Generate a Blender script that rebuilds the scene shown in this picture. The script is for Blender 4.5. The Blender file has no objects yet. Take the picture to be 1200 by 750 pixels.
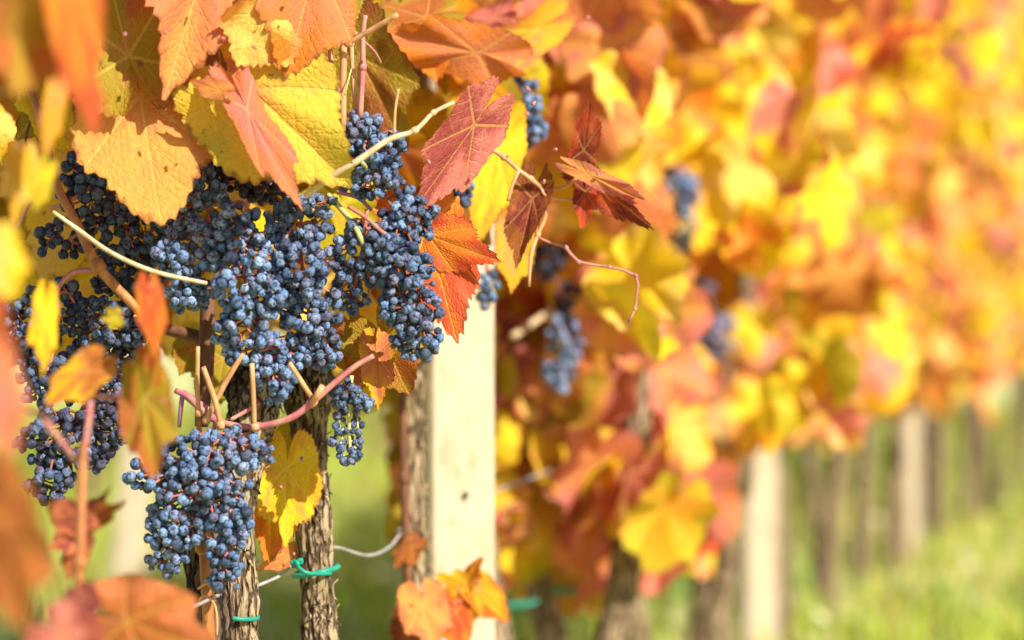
import bpy, math, random
import numpy as np
from mathutils import Vector, Matrix, noise as mnoise

# ---------------------------------------------------------------- camera, sky, sun, exposure
S = bpy.context.scene
COL = S.collection
random.seed(7)
rng = np.random.default_rng(7)
R = math.radians

CAM_H = 0.60
F = 1200 * 85.0 / 36.0            # focal length in photograph pixels
cam_d = bpy.data.cameras.new('camera')
cam = bpy.data.objects.new('camera', cam_d)
COL.objects.link(cam)
cam.location = (0, 0, CAM_H)
cam.rotation_euler = (R(90), 0, 0)
cam_d.lens = 85
cam_d.sensor_width = 36
cam_d.clip_start = 0.05
cam_d.clip_end = 1000
cam_d.dof.use_dof = True
cam_d.dof.focus_distance = 1.69
cam_d.dof.aperture_fstop = 3.3
S.camera = cam

SUN_DIR = Vector((0.58, -0.60, 0.64)).normalized()      # from the vines towards the sun
sun_el = math.asin(SUN_DIR.z)
w = bpy.data.worlds.new('World')
S.world = w
w.use_nodes = True
nt = w.node_tree
bg = nt.nodes['Background']
sky = nt.nodes.new('ShaderNodeTexSky')
sky.sky_type = 'NISHITA'
sky.sun_disc = False
sky.sun_elevation = sun_el
sky.sun_rotation = math.atan2(SUN_DIR.x, SUN_DIR.y)
nt.links.new(sky.outputs[0], bg.inputs[0])
bg.inputs[1].default_value = 0.085
sd = bpy.data.lights.new('sun', 'SUN')
sd.energy = 5.0
sd.angle = R(0.5)
sd.color = (1.0, 0.95, 0.86)
sun = bpy.data.objects.new('sun', sd)
COL.objects.link(sun)
sun.rotation_euler = SUN_DIR.to_track_quat('Z', 'Y').to_euler()
S.view_settings.view_transform = 'Standard'
S.view_settings.look = 'None'
S.view_settings.exposure = 1.02
S.view_settings.gamma = 1.0
S.render.engine = 'CYCLES'
S.cycles.max_bounces = 8
S.cycles.transmission_bounces = 6
S.cycles.transparent_max_bounces = 4
S.cycles.use_denoising = True


def P(px, py, d):
    """a point of the place, measured in the photograph (1200 x 750) and by its distance"""
    return Vector(((px - 600) / F * d, d, CAM_H - (py - 375) / F * d))


# ---------------------------------------------------------------- node helpers
class NB:
    def __init__(s, name):
        s.mat = bpy.data.materials.new(name)
        s.mat.use_nodes = True
        s.t = s.mat.node_tree
        s.t.nodes.clear()
        s.out = s.t.nodes.new('ShaderNodeOutputMaterial')

    def put(s, inp, v):
        if v is None:
            return
        if isinstance(v, bpy.types.NodeSocket):
            s.t.links.new(v, inp)
        else:
            if inp.type == 'RGBA' and len(v) == 3:
                v = (*v, 1)
            inp.default_value = v

    def m(s, op, a, b=None, c=None, clamp=False):
        n = s.t.nodes.new('ShaderNodeMath')
        n.operation = op
        n.use_clamp = clamp
        for i, v in enumerate((a, b, c)):
            s.put(n.inputs[i], v)
        return n.outputs[0]

    def ss(s, x, lo, hi, a=0.0, b=1.0):
        n = s.t.nodes.new('ShaderNodeMapRange')
        n.interpolation_type = 'SMOOTHSTEP'
        for i, v in enumerate((x, lo, hi, a, b)):
            s.put(n.inputs[i], v)
        return n.outputs[0]

    def mix(s, f, a, b, mode='MIX'):
        n = s.t.nodes.new('ShaderNodeMix')
        n.data_type = 'RGBA'
        n.blend_type = mode
        s.put(n.inputs[0], f)
        s.put(n.inputs[6], a)
        s.put(n.inputs[7], b)
        return n.outputs[2]

    def noise(s, vec, scale, detail=3.0, rough=0.55, w=None, dist=0.0):
        n = s.t.nodes.new('ShaderNodeTexNoise')
        if w is not None:
            n.noise_dimensions = '4D'
            s.put(n.inputs['W'], w)
        s.put(n.inputs['Vector'], vec)
        n.inputs['Scale'].default_value = scale
        n.inputs['Detail'].default_value = detail
        n.inputs['Roughness'].default_value = rough
        n.inputs['Distortion'].default_value = dist
        return n.outputs['Fac']

    def vor(s, vec, scale, feature='DISTANCE_TO_EDGE'):
        n = s.t.nodes.new('ShaderNodeTexVoronoi')
        n.feature = feature
        s.put(n.inputs['Vector'], vec)
        n.inputs['Scale'].default_value = scale
        return n.outputs['Distance']

    def vm(s, op, a, b=None, scale=None):
        n = s.t.nodes.new('ShaderNodeVectorMath')
        n.operation = op
        s.put(n.inputs[0], a)
        if b is not None:
            s.put(n.inputs[1], b)
        if scale is not None:
            s.put(n.inputs['Scale'], scale)
        return n.outputs['Value'] if op in ('LENGTH', 'DOT_PRODUCT') else n.outputs['Vector']

    def coord(s, which='Object'):
        return s.t.nodes.new('ShaderNodeTexCoord').outputs[which]

    def info(s, which):
        return s.t.nodes.new('ShaderNodeObjectInfo').outputs[which]

    def attr(s, name, kind='GEOMETRY', out='Color'):
        n = s.t.nodes.new('ShaderNodeAttribute')
        n.attribute_type = kind
        n.attribute_name = name
        return n.outputs[out]

    def bump(s, h, strength=0.3, dist=0.001, normal=None):
        n = s.t.nodes.new('ShaderNodeBump')
        n.inputs['Strength'].default_value = strength
        n.inputs['Distance'].default_value = dist
        s.put(n.inputs['Height'], h)
        if normal is not None:
            s.put(n.inputs['Normal'], normal)
        return n.outputs[0]

    def bsdf(s, col, rough=0.6, normal=None, spec=0.4, **k):
        n = s.t.nodes.new('ShaderNodeBsdfPrincipled')
        s.put(n.inputs['Base Color'], col)
        s.put(n.inputs['Roughness'], rough)
        s.put(n.inputs['Specular IOR Level'], spec)
        if normal is not None:
            s.put(n.inputs['Normal'], normal)
        for a, v in k.items():
            s.put(n.inputs[a.replace('_', ' ')], v)
        return n.outputs[0]

    def done(s, sh):
        s.t.links.new(sh, s.out.inputs['Surface'])
        return s.mat


# ---------------------------------------------------------------- materials
def leaf_material(name, fine):
    b = NB(name)
    uv = b.coord('UV')
    p = b.vm('SCALE', b.vm('SUBTRACT', uv, (0.5, 0.5, 0)), scale=3.0)
    rnd = b.info('Random')
    base = b.info('Color')
    second = b.attr('second', 'OBJECT')
    sep = b.t.nodes.new('ShaderNodeSeparateXYZ')
    b.put(sep.inputs[0], p)
    x, y = sep.outputs[0], sep.outputs[1]
    r = b.vm('LENGTH', p)
    ang = b.m('ARCTAN2', b.m('ABSOLUTE', x), y)
    d0 = ang
    d1 = b.m('ABSOLUTE', b.m('SUBTRACT', ang, 0.92))
    d2 = b.m('ABSOLUTE', b.m('SUBTRACT', ang, 1.88))
    dm = b.m('MINIMUM', d0, b.m('MINIMUM', d1, d2))
    perp = b.m('MULTIPLY', r, b.m('SINE', b.m('MINIMUM', dm, 1.57)))
    along = b.m('MULTIPLY', r, b.m('COSINE', dm))
    wob = b.noise(p, 3.0, 2, 0.5, rnd if not fine else None)
    width = b.m('MULTIPLY_ADD', r, -0.012, 0.026)
    main = b.ss(perp, b.m('MULTIPLY', width, 0.45), width, 1, 0)
    blotch = b.noise(p, 1.5, 4, 0.6, b.m('MULTIPLY', rnd, 90.0))
    # second colour spreads from the rim between the veins
    f = b.m('ADD', blotch, b.m('MULTIPLY', b.m('SUBTRACT', r, 0.55), 0.22))
    f = b.m('ADD', f, b.m('MULTIPLY', b.ss(perp, 0.0, 0.22), 0.10))
    f = b.ss(f, 0.48, 0.66)
    col = b.mix(f, base, second)
    veincol = b.mix(0.5, col, (0.78, 0.52, 0.12))
    if fine:
        u = b.m('ADD', b.m('MULTIPLY_ADD', perp, -0.85, along), b.m('MULTIPLY', wob, 0.10))
        tri = b.m('ABSOLUTE', b.m('SUBTRACT', b.m('FRACT', b.m('MULTIPLY', u, 6.5)), 0.5))
        secv = b.ss(tri, 0.03, 0.085, 1, 0)
        net = b.vor(p, 16.0)
        netm = b.ss(net, 0.01, 0.07, 1, 0)
        net2 = b.vor(p, 42.0)
        col = b.mix(b.m('MULTIPLY', netm, 0.26), col, b.mix(0.4, col, second))
        fine_n = b.noise(p, 26.0, 3, 0.6)
        col = b.mix(b.ss(fine_n, 0.30, 0.75, 0.0, 0.30), col, b.mix(0.6, col, (0.55, 0.13, 0.05), 'MULTIPLY'))
        col = b.mix(b.m('MULTIPLY', secv, b.ss(wob, 0.35, 0.7, 0.1, 0.5)), col, veincol)
        col = b.mix(b.m('MULTIPLY', main, 0.65), col, veincol)
        spot = b.noise(p, 7.0, 3, 0.6, b.m('MULTIPLY', rnd, 31.0))
        col = b.mix(b.ss(spot, 0.64, 0.73, 0.0, 0.8), col, (0.14, 0.05, 0.016))
        blush = b.noise(p, 2.1, 4, 0.6, b.m('MULTIPLY', rnd, 47.0))
        col = b.mix(b.ss(blush, 0.52, 0.72, 0.0, 0.55), col, (0.60, 0.17, 0.07))
        rim = b.m('ADD', b.attr('rim', 'GEOMETRY', 'Fac'), b.m('MULTIPLY', b.noise(p, 5.0, 4, 0.65, b.m('MULTIPLY', rnd, 17.0)), 0.34))
        col = b.mix(b.ss(rim, 1.12, 1.19, 0.0, 0.75), col, (0.20, 0.065, 0.018))
        speck = b.noise(p, 60.0, 2, 0.6)
        col = b.mix(b.ss(speck, 0.66, 0.72, 0.0, 0.55), col, (0.16, 0.06, 0.02))
        h = b.m('ADD', b.m('MULTIPLY', b.m('MAXIMUM', main, b.m('MULTIPLY', secv, 0.7)), -1.0),
                b.m('ADD', b.m('MULTIPLY', b.ss(net, 0.0, 0.25), 0.65), b.m('MULTIPLY', b.ss(net2, 0.0, 0.2), 0.18)))
        nrm = b.bump(h, 0.55, 0.0012)
    else:
        col = b.mix(b.m('MULTIPLY', main, 0.8), col, veincol)
        nrm = None
    pr = b.bsdf(col, 0.55, nrm, 0.18)
    tr = b.t.nodes.new('ShaderNodeBsdfTranslucent')
    b.put(tr.inputs[0], b.mix(0.35, col, (0.9, 0.55, 0.12), 'MULTIPLY'))
    if nrm is not None:
        b.put(tr.inputs[1], nrm)
    ms = b.t.nodes.new('ShaderNodeMixShader')
    ms.inputs[0].default_value = 0.40
    b.t.links.new(pr, ms.inputs[1])
    b.t.links.new(tr.outputs[0], ms.inputs[2])
    return b.done(ms.outputs[0])


def berry_material():
    b = NB('grape_skin')
    o = b.coord('Object')
    rnd = b.info('Random')
    tint = b.t.nodes.new('ShaderNodeSeparateColor')
    b.put(tint.inputs[0], b.info('Color'))
    bloom_amt, purple = tint.outputs[0], tint.outputs[1]
    n1 = b.noise(o, 1.6, 4, 0.6, b.m('MULTIPLY', rnd, 77.0))
    n2 = b.noise(o, 7.0, 3, 0.65, b.m('MULTIPLY', rnd, 33.0))
    scr = b.noise(b.vm('MULTIPLY', o, (1.0, 5.0, 1.4)), 3.0, 3, 0.6, b.m('MULTIPLY', rnd, 55.0))
    dark = b.mix(purple, (0.005, 0.008, 0.030), (0.030, 0.008, 0.022))
    bl = b.mix(b.m('FRACT', b.m('MULTIPLY', rnd, 13.7)), (0.12, 0.235, 0.46), (0.27, 0.39, 0.58))
    bl = b.mix(b.m('MULTIPLY', purple, 0.8), bl, (0.27, 0.21, 0.29))
    f = b.m('MULTIPLY', b.ss(n1, 0.36, 0.58), b.ss(n2, 0.30, 0.58, 0.30, 1.0))
    f = b.m('MULTIPLY', f, b.ss(scr, 0.64, 0.72, 1.0, 0.25))
    f = b.m('MULTIPLY', f, b.m('MULTIPLY', bloom_amt, b.m('MULTIPLY_ADD', b.m('FRACT', b.m('MULTIPLY', rnd, 5.3)), 0.55, 0.6)), None, True)
    col = b.mix(f, dark, bl)
    wr = b.noise(o, 2.6, 4, 0.62, b.m('MULTIPLY', rnd, 19.0), 0.7)
    nrm = b.bump(wr, 0.8, 0.0022)
    rough = b.ss(f, 0.0, 0.8, 0.34, 0.62)
    return b.done(b.bsdf(col, rough, nrm, 0.42))


def wood_material(name, c1, c2, rough=0.7, scale=(60, 60, 14), bump=0.4, third=None, obj=True):
    b = NB(name)
    o = b.coord('Object')
    v = b.vm('MULTIPLY', o, scale)
    n = b.noise(v, 1.0, 5, 0.62)
    col = b.mix(b.ss(n, 0.32, 0.68), c1, c2)
    if third:
        n3 = b.noise(o, 26.0, 3, 0.6)
        col = b.mix(b.ss(n3, 0.52, 0.70, 0, 0.85), col, third)
    return b.done(b.bsdf(col, rough, b.bump(n, bump, 0.002), 0.25))


def bark_material(name, crack, mid, light, moss):
    b = NB(name)
    o = b.coord('Object')
    wob = b.noise(o, 40.0, 3, 0.5)
    sh = b.vm('ADD', o, b.vm('SCALE', b.t.nodes[-1].outputs['Color'], scale=0.011))
    n1 = b.noise(b.vm('MULTIPLY', sh, (190, 190, 26)), 1.0, 5, 0.65)
    n2 = b.noise(b.vm('MULTIPLY', sh, (420, 420, 50)), 1.0, 3, 0.6)
    v = b.vor(b.vm('MULTIPLY', sh, (150, 150, 26)), 1.0)
    plate = b.ss(v, 0.0, 0.17)
    col = b.mix(b.ss(n1, 0.36, 0.62), mid, light)
    col = b.mix(b.ss(n2, 0.35, 0.65, 0.45, 0.0), col, mid)
    col = b.mix(b.ss(b.noise(o, 30.0, 3, 0.6), 0.52, 0.66, 0, 0.6), col, moss)
    col = b.mix(plate, crack, col)
    h = b.m('ADD', b.m('MULTIPLY', plate, 0.7), b.m('ADD', b.m('MULTIPLY', n1, 0.6), b.m('MULTIPLY', n2, 0.25)))
    return b.done(b.bsdf(col, 0.85, b.bump(h, 1.0, 0.005), 0.15))


M = {}
M['leaf'] = leaf_material('vine_leaf', True)
M['leaf_far'] = leaf_material('vine_leaf_plain', False)
M['berry'] = berry_material()
M['rachis'] = wood_material('grape_stalk', (0.36, 0.075, 0.085), (0.46, 0.20, 0.10), 0.6, (120, 120, 120), 0.2)
M['rachis_dry'] = wood_material('grape_stalk_dry', (0.28, 0.12, 0.05), (0.20, 0.05, 0.04), 0.7, (120, 120, 120), 0.2)
M['cane'] = wood_material('cane_orange', (0.42, 0.17, 0.045), (0.25, 0.085, 0.03), 0.5, (160, 160, 30), 0.25)
M['cane_pale'] = wood_material('cane_pale', (0.55, 0.30, 0.14), (0.42, 0.19, 0.08), 0.5, (160, 160, 30), 0.2)
M['cane_pink'] = wood_material('cane_pink', (0.36, 0.10, 0.12), (0.46, 0.22, 0.14), 0.5, (120, 120, 40), 0.2)
M['cane_mauve'] = wood_material('cane_mauve', (0.30, 0.13, 0.25), (0.42, 0.18, 0.16), 0.5, (90, 90, 40), 0.2)
M['cane_straw'] = wood_material('cane_straw', (0.52, 0.40, 0.24), (0.40, 0.27, 0.13), 0.6, (120, 120, 40), 0.2)
M['cane_dark'] = wood_material('cane_dark', (0.09, 0.035, 0.018), (0.17, 0.07, 0.03), 0.7, (120, 120, 40), 0.3)
M['green_shoot'] = wood_material('green_shoot', (0.35, 0.34, 0.10), (0.45, 0.40, 0.16), 0.5, (100, 100, 40), 0.2)
M['bark'] = bark_material('bark', (0.085, 0.050, 0.028), (0.26, 0.175, 0.095), (0.40, 0.30, 0.185), (0.22, 0.18, 0.06))
M['bark_dark'] = bark_material('bark_dark', (0.012, 0.008, 0.006), (0.075, 0.045, 0.026), (0.20, 0.13, 0.08), (0.06, 0.045, 0.02))
b = NB('pale_post')
o = b.coord('Object')
g = b.noise(b.vm('MULTIPLY', o, (70, 70, 26)), 1.0, 6, 0.7)
st = b.noise(b.vm('MULTIPLY', o, (30, 30, 14)), 1.0, 5, 0.7)
pit = b.noise(o, 240.0, 3, 0.6)
c = b.mix(b.ss(g, 0.3, 0.7), (0.40, 0.325, 0.215), (0.47, 0.39, 0.27))
c = b.mix(b.ss(st, 0.48, 0.66, 0.0, 0.7), c, (0.36, 0.26, 0.145))
c = b.mix(b.ss(g, 0.66, 0.72, 0.0, 0.45), c, (0.22, 0.15, 0.085))
c = b.mix(b.ss(pit, 0.62, 0.70, 0.0, 0.5), c, (0.25, 0.18, 0.11))
M['post'] = b.done(b.bsdf(c, 0.88, b.bump(b.m('ADD', g, b.m('MULTIPLY', pit, 0.5)), 0.6, 0.002), 0.15))
b = None
M['wire'] = wood_material('grey_wire', (0.22, 0.20, 0.18), (0.34, 0.32, 0.29), 0.45, (60, 60, 60), 0.1)
M['tie'] = wood_material('green_tie', (0.008, 0.17, 0.11), (0.015, 0.24, 0.155), 0.4, (60, 60, 60), 0.1)
M['dark_metal'] = wood_material('rusty_screw', (0.06, 0.05, 0.045), (0.12, 0.09, 0.07), 0.5, (200, 200, 200), 0.1)

b = NB('meadow_soil')
o = b.coord('Object')
n = b.noise(o, 0.8, 5, 0.6)
n2 = b.noise(o, 9.0, 4, 0.6)
c = b.mix(b.ss(n, 0.35, 0.62), (0.33, 0.38, 0.10), (0.46, 0.43, 0.18))
c = b.mix(b.ss(n2, 0.45, 0.7, 0, 0.7), c, (0.52, 0.42, 0.26))
M['ground'] = b.done(b.bsdf(c, 0.95, b.bump(n2, 0.6, 0.02), 0.1))
b = NB('grass_blade')
c = b.attr('tint')
pr = b.bsdf(c, 0.55, None, 0.25)
tr = b.t.nodes.new('ShaderNodeBsdfTranslucent')
b.put(tr.inputs[0], c)
ms = b.t.nodes.new('ShaderNodeMixShader')
ms.inputs[0].default_value = 0.35
b.t.links.new(pr, ms.inputs[1])
b.t.links.new(tr.outputs[0], ms.inputs[2])
M['grass'] = b.done(ms.outputs[0])
b = NB('flower_petal')
M['petal'] = b.done(b.bsdf((0.50, 0.49, 0.33), 0.6, None, 0.2))
b = NB('flower_eye')
M['eye'] = b.done(b.bsdf((0.75, 0.45, 0.03), 0.7, None, 0.2))


# ---------------------------------------------------------------- object helpers
def link(name, mesh, parent=None, kind=None):
    ob = bpy.data.objects.new(name, mesh)
    COL.objects.link(ob)
    if parent:
        ob.parent = parent
    if kind:
        ob['kind'] = kind
    return ob


def thing(name, label, cat, loc=(0, 0, 0), group=None):
    ob = bpy.data.objects.new(name, None)
    ob.empty_display_size = 0.05
    COL.objects.link(ob)
    ob.location = loc
    ob['label'] = label
    ob['category'] = cat
    if group:
        ob['group'] = group
    return ob


def mesh_from(name, v, f, mat, smooth=True, mats=None):
    me = bpy.data.meshes.new(name)
    me.from_pydata([tuple(q) for q in v], [], f)
    if mat:
        me.materials.append(mat)
    if smooth:
        me.polygons.foreach_set('use_smooth', [True] * len(me.polygons))
    me.update()
    return me


def smooth_path(pts, rad, sub):
    pts = [Vector(p) for p in pts]
    n = len(pts)
    if np.isscalar(rad):
        rad = [rad] * n
    if sub <= 1 or n < 3:
        return pts, list(rad)
    op, orr = [], []
    for i in range(n - 1):
        p0, p1, p2, p3 = pts[max(i - 1, 0)], pts[i], pts[i + 1], pts[min(i + 2, n - 1)]
        for k in range(sub):
            t = k / sub
            op.append(0.5 * ((2 * p1) + (p2 - p0) * t + (2 * p0 - 5 * p1 + 4 * p2 - p3) * t * t + (3 * p1 - p0 - 3 * p2 + p3) * t ** 3))
            orr.append(rad[i] * (1 - t) + rad[i + 1] * t)
    op.append(pts[-1])
    orr.append(rad[-1])
    return op, orr


def tube_geo(V, Fc, pts, rad, seg=8, sub=1, cap=True, disp=None):
    pts, rad = smooth_path(pts, rad, sub)
    n = len(pts)
    base = len(V)
    up = Vector((0.31, 0.82, 0.48)).normalized()
    prev = None
    for i in range(n):
        t = (pts[min(i + 1, n - 1)] - pts[max(i - 1, 0)])
        if t.length < 1e-9:
            t = Vector((0, 0, 1))
        t.normalize()
        if prev is None:
            a = t.cross(up)
            if a.length < 1e-3:
                a = t.cross(Vector((1, 0, 0)))
        else:
            a = prev - t * prev.dot(t)
        a.normalize()
        prev = a
        c = t.cross(a)
        for k in range(seg):
            th = 2 * math.pi * k / seg
            r = rad[i]
            if disp:
                r *= disp(i / max(n - 1, 1), th, i)
            q = pts[i] + (a * math.cos(th) + c * math.sin(th)) * r
            V.append((q.x, q.y, q.z))
    for i in range(n - 1):
        for k in range(seg):
            k2 = (k + 1) % seg
            Fc.append((base + i * seg + k, base + i * seg + k2, base + (i + 1) * seg + k2, base + (i + 1) * seg + k))
    if cap:
        Fc.append(tuple(base + k for k in range(seg))[::-1])
        Fc.append(tuple(base + (n - 1) * seg + k for k in range(seg)))


def tube(name, pts, rad, mat, parent, seg=8, sub=4, nodes=None, disp=None):
    """one stem, cane or wire; nodes = indices of points that carry a swollen joint"""
    origin = Vector(parent.matrix_parent_loc) if False else Vector(parent.location) if parent else Vector((0, 0, 0))
    V, Fc = [], []
    pts = [Vector(p) - origin for p in pts]
    if np.isscalar(rad):
        rad = [rad] * len(pts)
    tube_geo(V, Fc, pts, rad, seg, sub, True, disp)
    for i in (nodes or []):
        q = pts[i]
        t = (pts[min(i + 1, len(pts) - 1)] - pts[max(i - 1, 0)]).normalized()
        r = rad[i]
        tube_geo(V, Fc, [q - t * r * 1.6, q - t * r * .7, q + t * r * .7, q + t * r * 1.6], [r * .9, r * 1.5, r * 1.5, r * .9], seg, 1)
    return link(name, mesh_from(name, V, Fc, M[mat]), parent)


def ptube(name, parent, pp, wpx, mat, seg=8, sub=4, nodes=None):
    """stem given as photo points (x, y, distance); width in photo pixels"""
    pts = [P(*q) for q in pp]
    if np.isscalar(wpx):
        wpx = [wpx] * len(pp)
    rad = [0.5 * a * q[2] / F for a, q in zip(wpx, pp)]
    return tube(name, pts, rad, mat, parent, seg, sub, nodes)


# ---------------------------------------------------------------- vine leaf
LOBE_A = [0, 13, 27, 40, 53, 67, 82, 95, 108, 124, 140, 158, 172, 180]
LOBE_R = [1.0, .88, .77, .80, .88, .80, .70, .72, .74, .67, .60, .50, .30, .10]


def leaf_geo(nang, nring, seed, teeth=.055, foldx=0.0, bendx=0.0, bendy=0.0, ripple=.03, widen=1.0, deep=0.0, twist=0.0, crumple=0.0):
    r_ = np.random.default_rng(seed)
    la = np.array(LOBE_A, float)
    lr = np.array(LOBE_R, float) * (1 + r_.normal(0, .045, len(LOBE_R)))
    for i in (2, 6):
        lr[i] -= deep
    lr2 = lr * (1 + r_.normal(0, .05, len(lr)))
    lr2[0] = lr[0]
    phi = np.linspace(-177, 177, nang)
    rr = np.where(phi < 0, np.interp(-phi, la, lr), np.interp(phi, la, lr2))
    if teeth:
        nt_ = 44
        q = (np.abs(phi) / 360 * nt_ + .5) % 1.0
        saw = np.where(q < .62, q / .62, (1 - q) / .38)
        amp = teeth * (1 + .5 * np.sin(phi * .31 + seed))
        rr = rr + (saw - .5) * amp * np.clip(rr * 1.3, 0, 1)
    ph = np.radians(phi)
    rho = (np.arange(1, nring + 1) / nring) ** .85
    X = np.concatenate([[0], (rho[:, None] * (rr * np.sin(ph))[None, :]).ravel()]) * widen
    Y = np.concatenate([[0], (rho[:, None] * (rr * np.cos(ph))[None, :]).ravel()])
    A = np.concatenate([[0], np.tile(np.abs(ph), nring)])
    RH = np.concatenate([[0], np.repeat(rho, nang)])
    r = np.hypot(X, Y)
    dv = np.minimum(np.minimum(A, np.abs(A - .92)), np.abs(A - 1.88))
    Z = .07 * np.minimum(dv / .4, 1) * r                       # blade bulges between the veins
    k1, k2 = r_.uniform(2, 4, 2)
    p1, p2, p3 = r_.uniform(0, 6.28, 3)
    Z += ripple * RH ** 2 * (np.sin(A * k1 * 1.7 + p1) + .7 * np.sin(np.where(X > 0, 1, -1) * A * 5 + p2)) \
        + ripple * .8 * np.sin(X * 5 + p3) * np.sin(Y * 4 + p1) * r
    if crumple:
        for i in range(5):
            f = r_.uniform(6, 16)
            d = r_.uniform(0, 6.28)
            Z += crumple / (1 + i * .3) * np.sin((X * math.cos(d) + Y * math.sin(d)) * f + r_.uniform(0, 6.28))
    Z += foldx * np.abs(X)
    if twist:
        t = twist * Y
        X, Z = X * np.cos(t) - Z * np.sin(t), X * np.sin(t) + Z * np.cos(t)
    U, Vv = np.concatenate([[0], (rho[:, None] * (rr * np.sin(ph))[None, :]).ravel()]), Y.copy()
    if bendx:
        a = X * bendx
        X, Z = np.sin(a) / bendx - Z * np.sin(a), Z * np.cos(a) + (1 - np.cos(a)) / bendx
    if bendy:
        a = Y * bendy
        Y, Z = np.sin(a) / bendy - Z * np.sin(a), Z * np.cos(a) + (1 - np.cos(a)) / bendy
    verts = np.stack([X, Y, Z], 1)
    faces = []
    for i in range(nang - 1):
        faces.append((0, 1 + i + 1, 1 + i))
    for j in range(nring - 1):
        o0, o1 = 1 + j * nang, 1 + (j + 1) * nang
        for i in range(nang - 1):
            faces.append((o0 + i, o0 + i + 1, o1 + i + 1, o1 + i))
    return verts, faces, U / 3 + .5, Vv / 3 + .5, RH


def leaf_mesh(name, mat, *a, **k):
    v, f, U, Vv, RH = leaf_geo(*a, **k)
    me = mesh_from(name, v, f, mat)
    uvl = me.uv_layers.new(name='UVMap')
    me.attributes.new('rim', 'FLOAT', 'POINT').data.foreach_set('value', RH.astype(np.float32))
    uvl = me.uv_layers['UVMap']
    idx = np.empty(len(me.loops), np.int32)
    me.loops.foreach_get('vertex_index', idx)
    uvl.data.foreach_set('uv', np.stack([U[idx], Vv[idx]], 1).ravel())
    return me


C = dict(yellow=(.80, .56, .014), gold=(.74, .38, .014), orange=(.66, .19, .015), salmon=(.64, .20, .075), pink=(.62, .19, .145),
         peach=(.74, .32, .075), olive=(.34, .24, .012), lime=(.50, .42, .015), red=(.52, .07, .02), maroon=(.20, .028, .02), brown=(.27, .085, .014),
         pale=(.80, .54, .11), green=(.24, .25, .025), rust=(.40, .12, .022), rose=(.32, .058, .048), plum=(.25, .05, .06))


def paint(ob, a, bcol):
    ob.color = (*(C[a] if isinstance(a, str) else a), 1)
    ob['second'] = list(C[bcol] if isinstance(bcol, str) else bcol)


def frame(base, tip, roll, facing=None):
    y = (tip - base)
    L = y.length
    y.normalize()
    n = (facing if facing is not None else (Vector((0, 0, CAM_H)) - base)).normalized()
    n = (n - y * n.dot(y)).normalized()
    n = Matrix.Rotation(R(roll), 3, y) @ n
    x = y.cross(n)
    return x, y, n, L


def leaf_at(name, mesh, parent, base, tip, roll=0, scale=None, facing=None):
    x, y, n, L = frame(base, tip, roll, facing)
    L = scale or L
    mat = Matrix(((x.x * L, y.x * L, n.x * L, base.x), (x.y * L, y.y * L, n.y * L, base.y), (x.z * L, y.z * L, n.z * L, base.z), (0, 0, 0, 1)))
    ob = link(name, mesh, parent)
    if parent:
        mat = Matrix.Translation(-Vector(parent.location)) @ mat
    ob.matrix_local = mat
    return ob


hero_n = [0]


def hero(vine, base, tip, a, bcol, roll=0, label=None, petiole=None, pw=4, pm='cane_pink', res=(150, 9), **k):
    """one large leaf: base and tip are (photo x, photo y, distance)"""
    hero_n[0] += 1
    me = leaf_mesh('leaf', M['leaf'], res[0], res[1], k.pop('seed', hero_n[0]), **k)
    B, T = P(*base), P(*tip)
    ob = leaf_at('leaf', me, vine, B, T, roll)
    paint(ob, a, bcol)
    if label:
        ob['label'] = label
    if petiole:
        pts = [P(*q) for q in petiole] + [B]
    else:
        y = (B - T).normalized()
        ln = rng.uniform(.025, .045)
        pts = [B + y * ln * .5 + Vector((rng.normal(0, .006), ln * .8, .012)), B + y * ln * .35 + Vector((0, ln * .35, .006)), B]
    V, Fc = [], []
    inv = (Matrix.Translation(Vector(vine.location)) @ ob.matrix_local).inverted()
    L = (T - B).length
    rad = pw * .5 * base[2] / F / L
    tube_geo(V, Fc, [inv @ q for q in pts], [rad] * len(pts), 6, 4)
    link('leaf_stalk', mesh_from('leaf_stalk', V, Fc, M[pm]), ob)
    return ob


far_meshes = []
for i in range(14):
    far_meshes.append(leaf_mesh('row_leaf', M['leaf_far'], 54, 3, 100 + i, teeth=.05, foldx=rng.uniform(-.2, .6), bendx=rng.uniform(-1.5, 1.5),
                                bendy=rng.uniform(-1.1, .5), ripple=.08, deep=rng.uniform(-.12, .03)))
mid_meshes = []
for i in range(12):
    mid_meshes.append(leaf_mesh('row_leaf', M['leaf'], 90, 5, 140 + i, teeth=.05, foldx=rng.uniform(-.1, .35), bendx=rng.uniform(-.9, .9),
                                bendy=rng.uniform(-1.1, .5), ripple=.08, deep=rng.uniform(-.12, .03)))


def row_leaf(vine, pos, L, a, bcol, spread=1.0, mid=False, face=None):
    y = Vector((rng.normal(0, .40) * spread, rng.normal(-.15, .35) * spread, -1 + rng.normal(0, .3) * spread))
    y.normalize()
    f = (face or Vector((.35, -1, .25))) + Vector(rng.normal(0, .58 * spread, 3))
    me = (mid_meshes if mid else far_meshes)[int(rng.integers(12))]
    ob = leaf_at('leaf', me, vine, pos - y * L * .4, pos + y * L * .6, rng.normal(0, 15), L, f)
    paint(ob, a, bcol)
    return ob


# ---------------------------------------------------------------- ground, grass
gm = mesh_from('ground', [(-300, -60, 0), (300, -60, 0), (300, 500, 0), (-300, 500, 0)], [(0, 1, 2, 3)], M['ground'], False)
ground = link('ground', gm, None, 'structure')

ROW = [(-.62, 0.0), (-.42, .7), (-.27, 1.2), (-.14, 1.7), (-.052, 2.1), (.18, 3.1), (.425, 4.2), (.978, 6.0), (1.88, 8.6), (3.2, 12.0), (5.0, 16.5)]
RX, RD = np.array([a for a, _ in ROW]), np.array([d_ for _, d_ in ROW])


def row_x(d):
    return float(np.interp(d, RD, RX))


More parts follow.
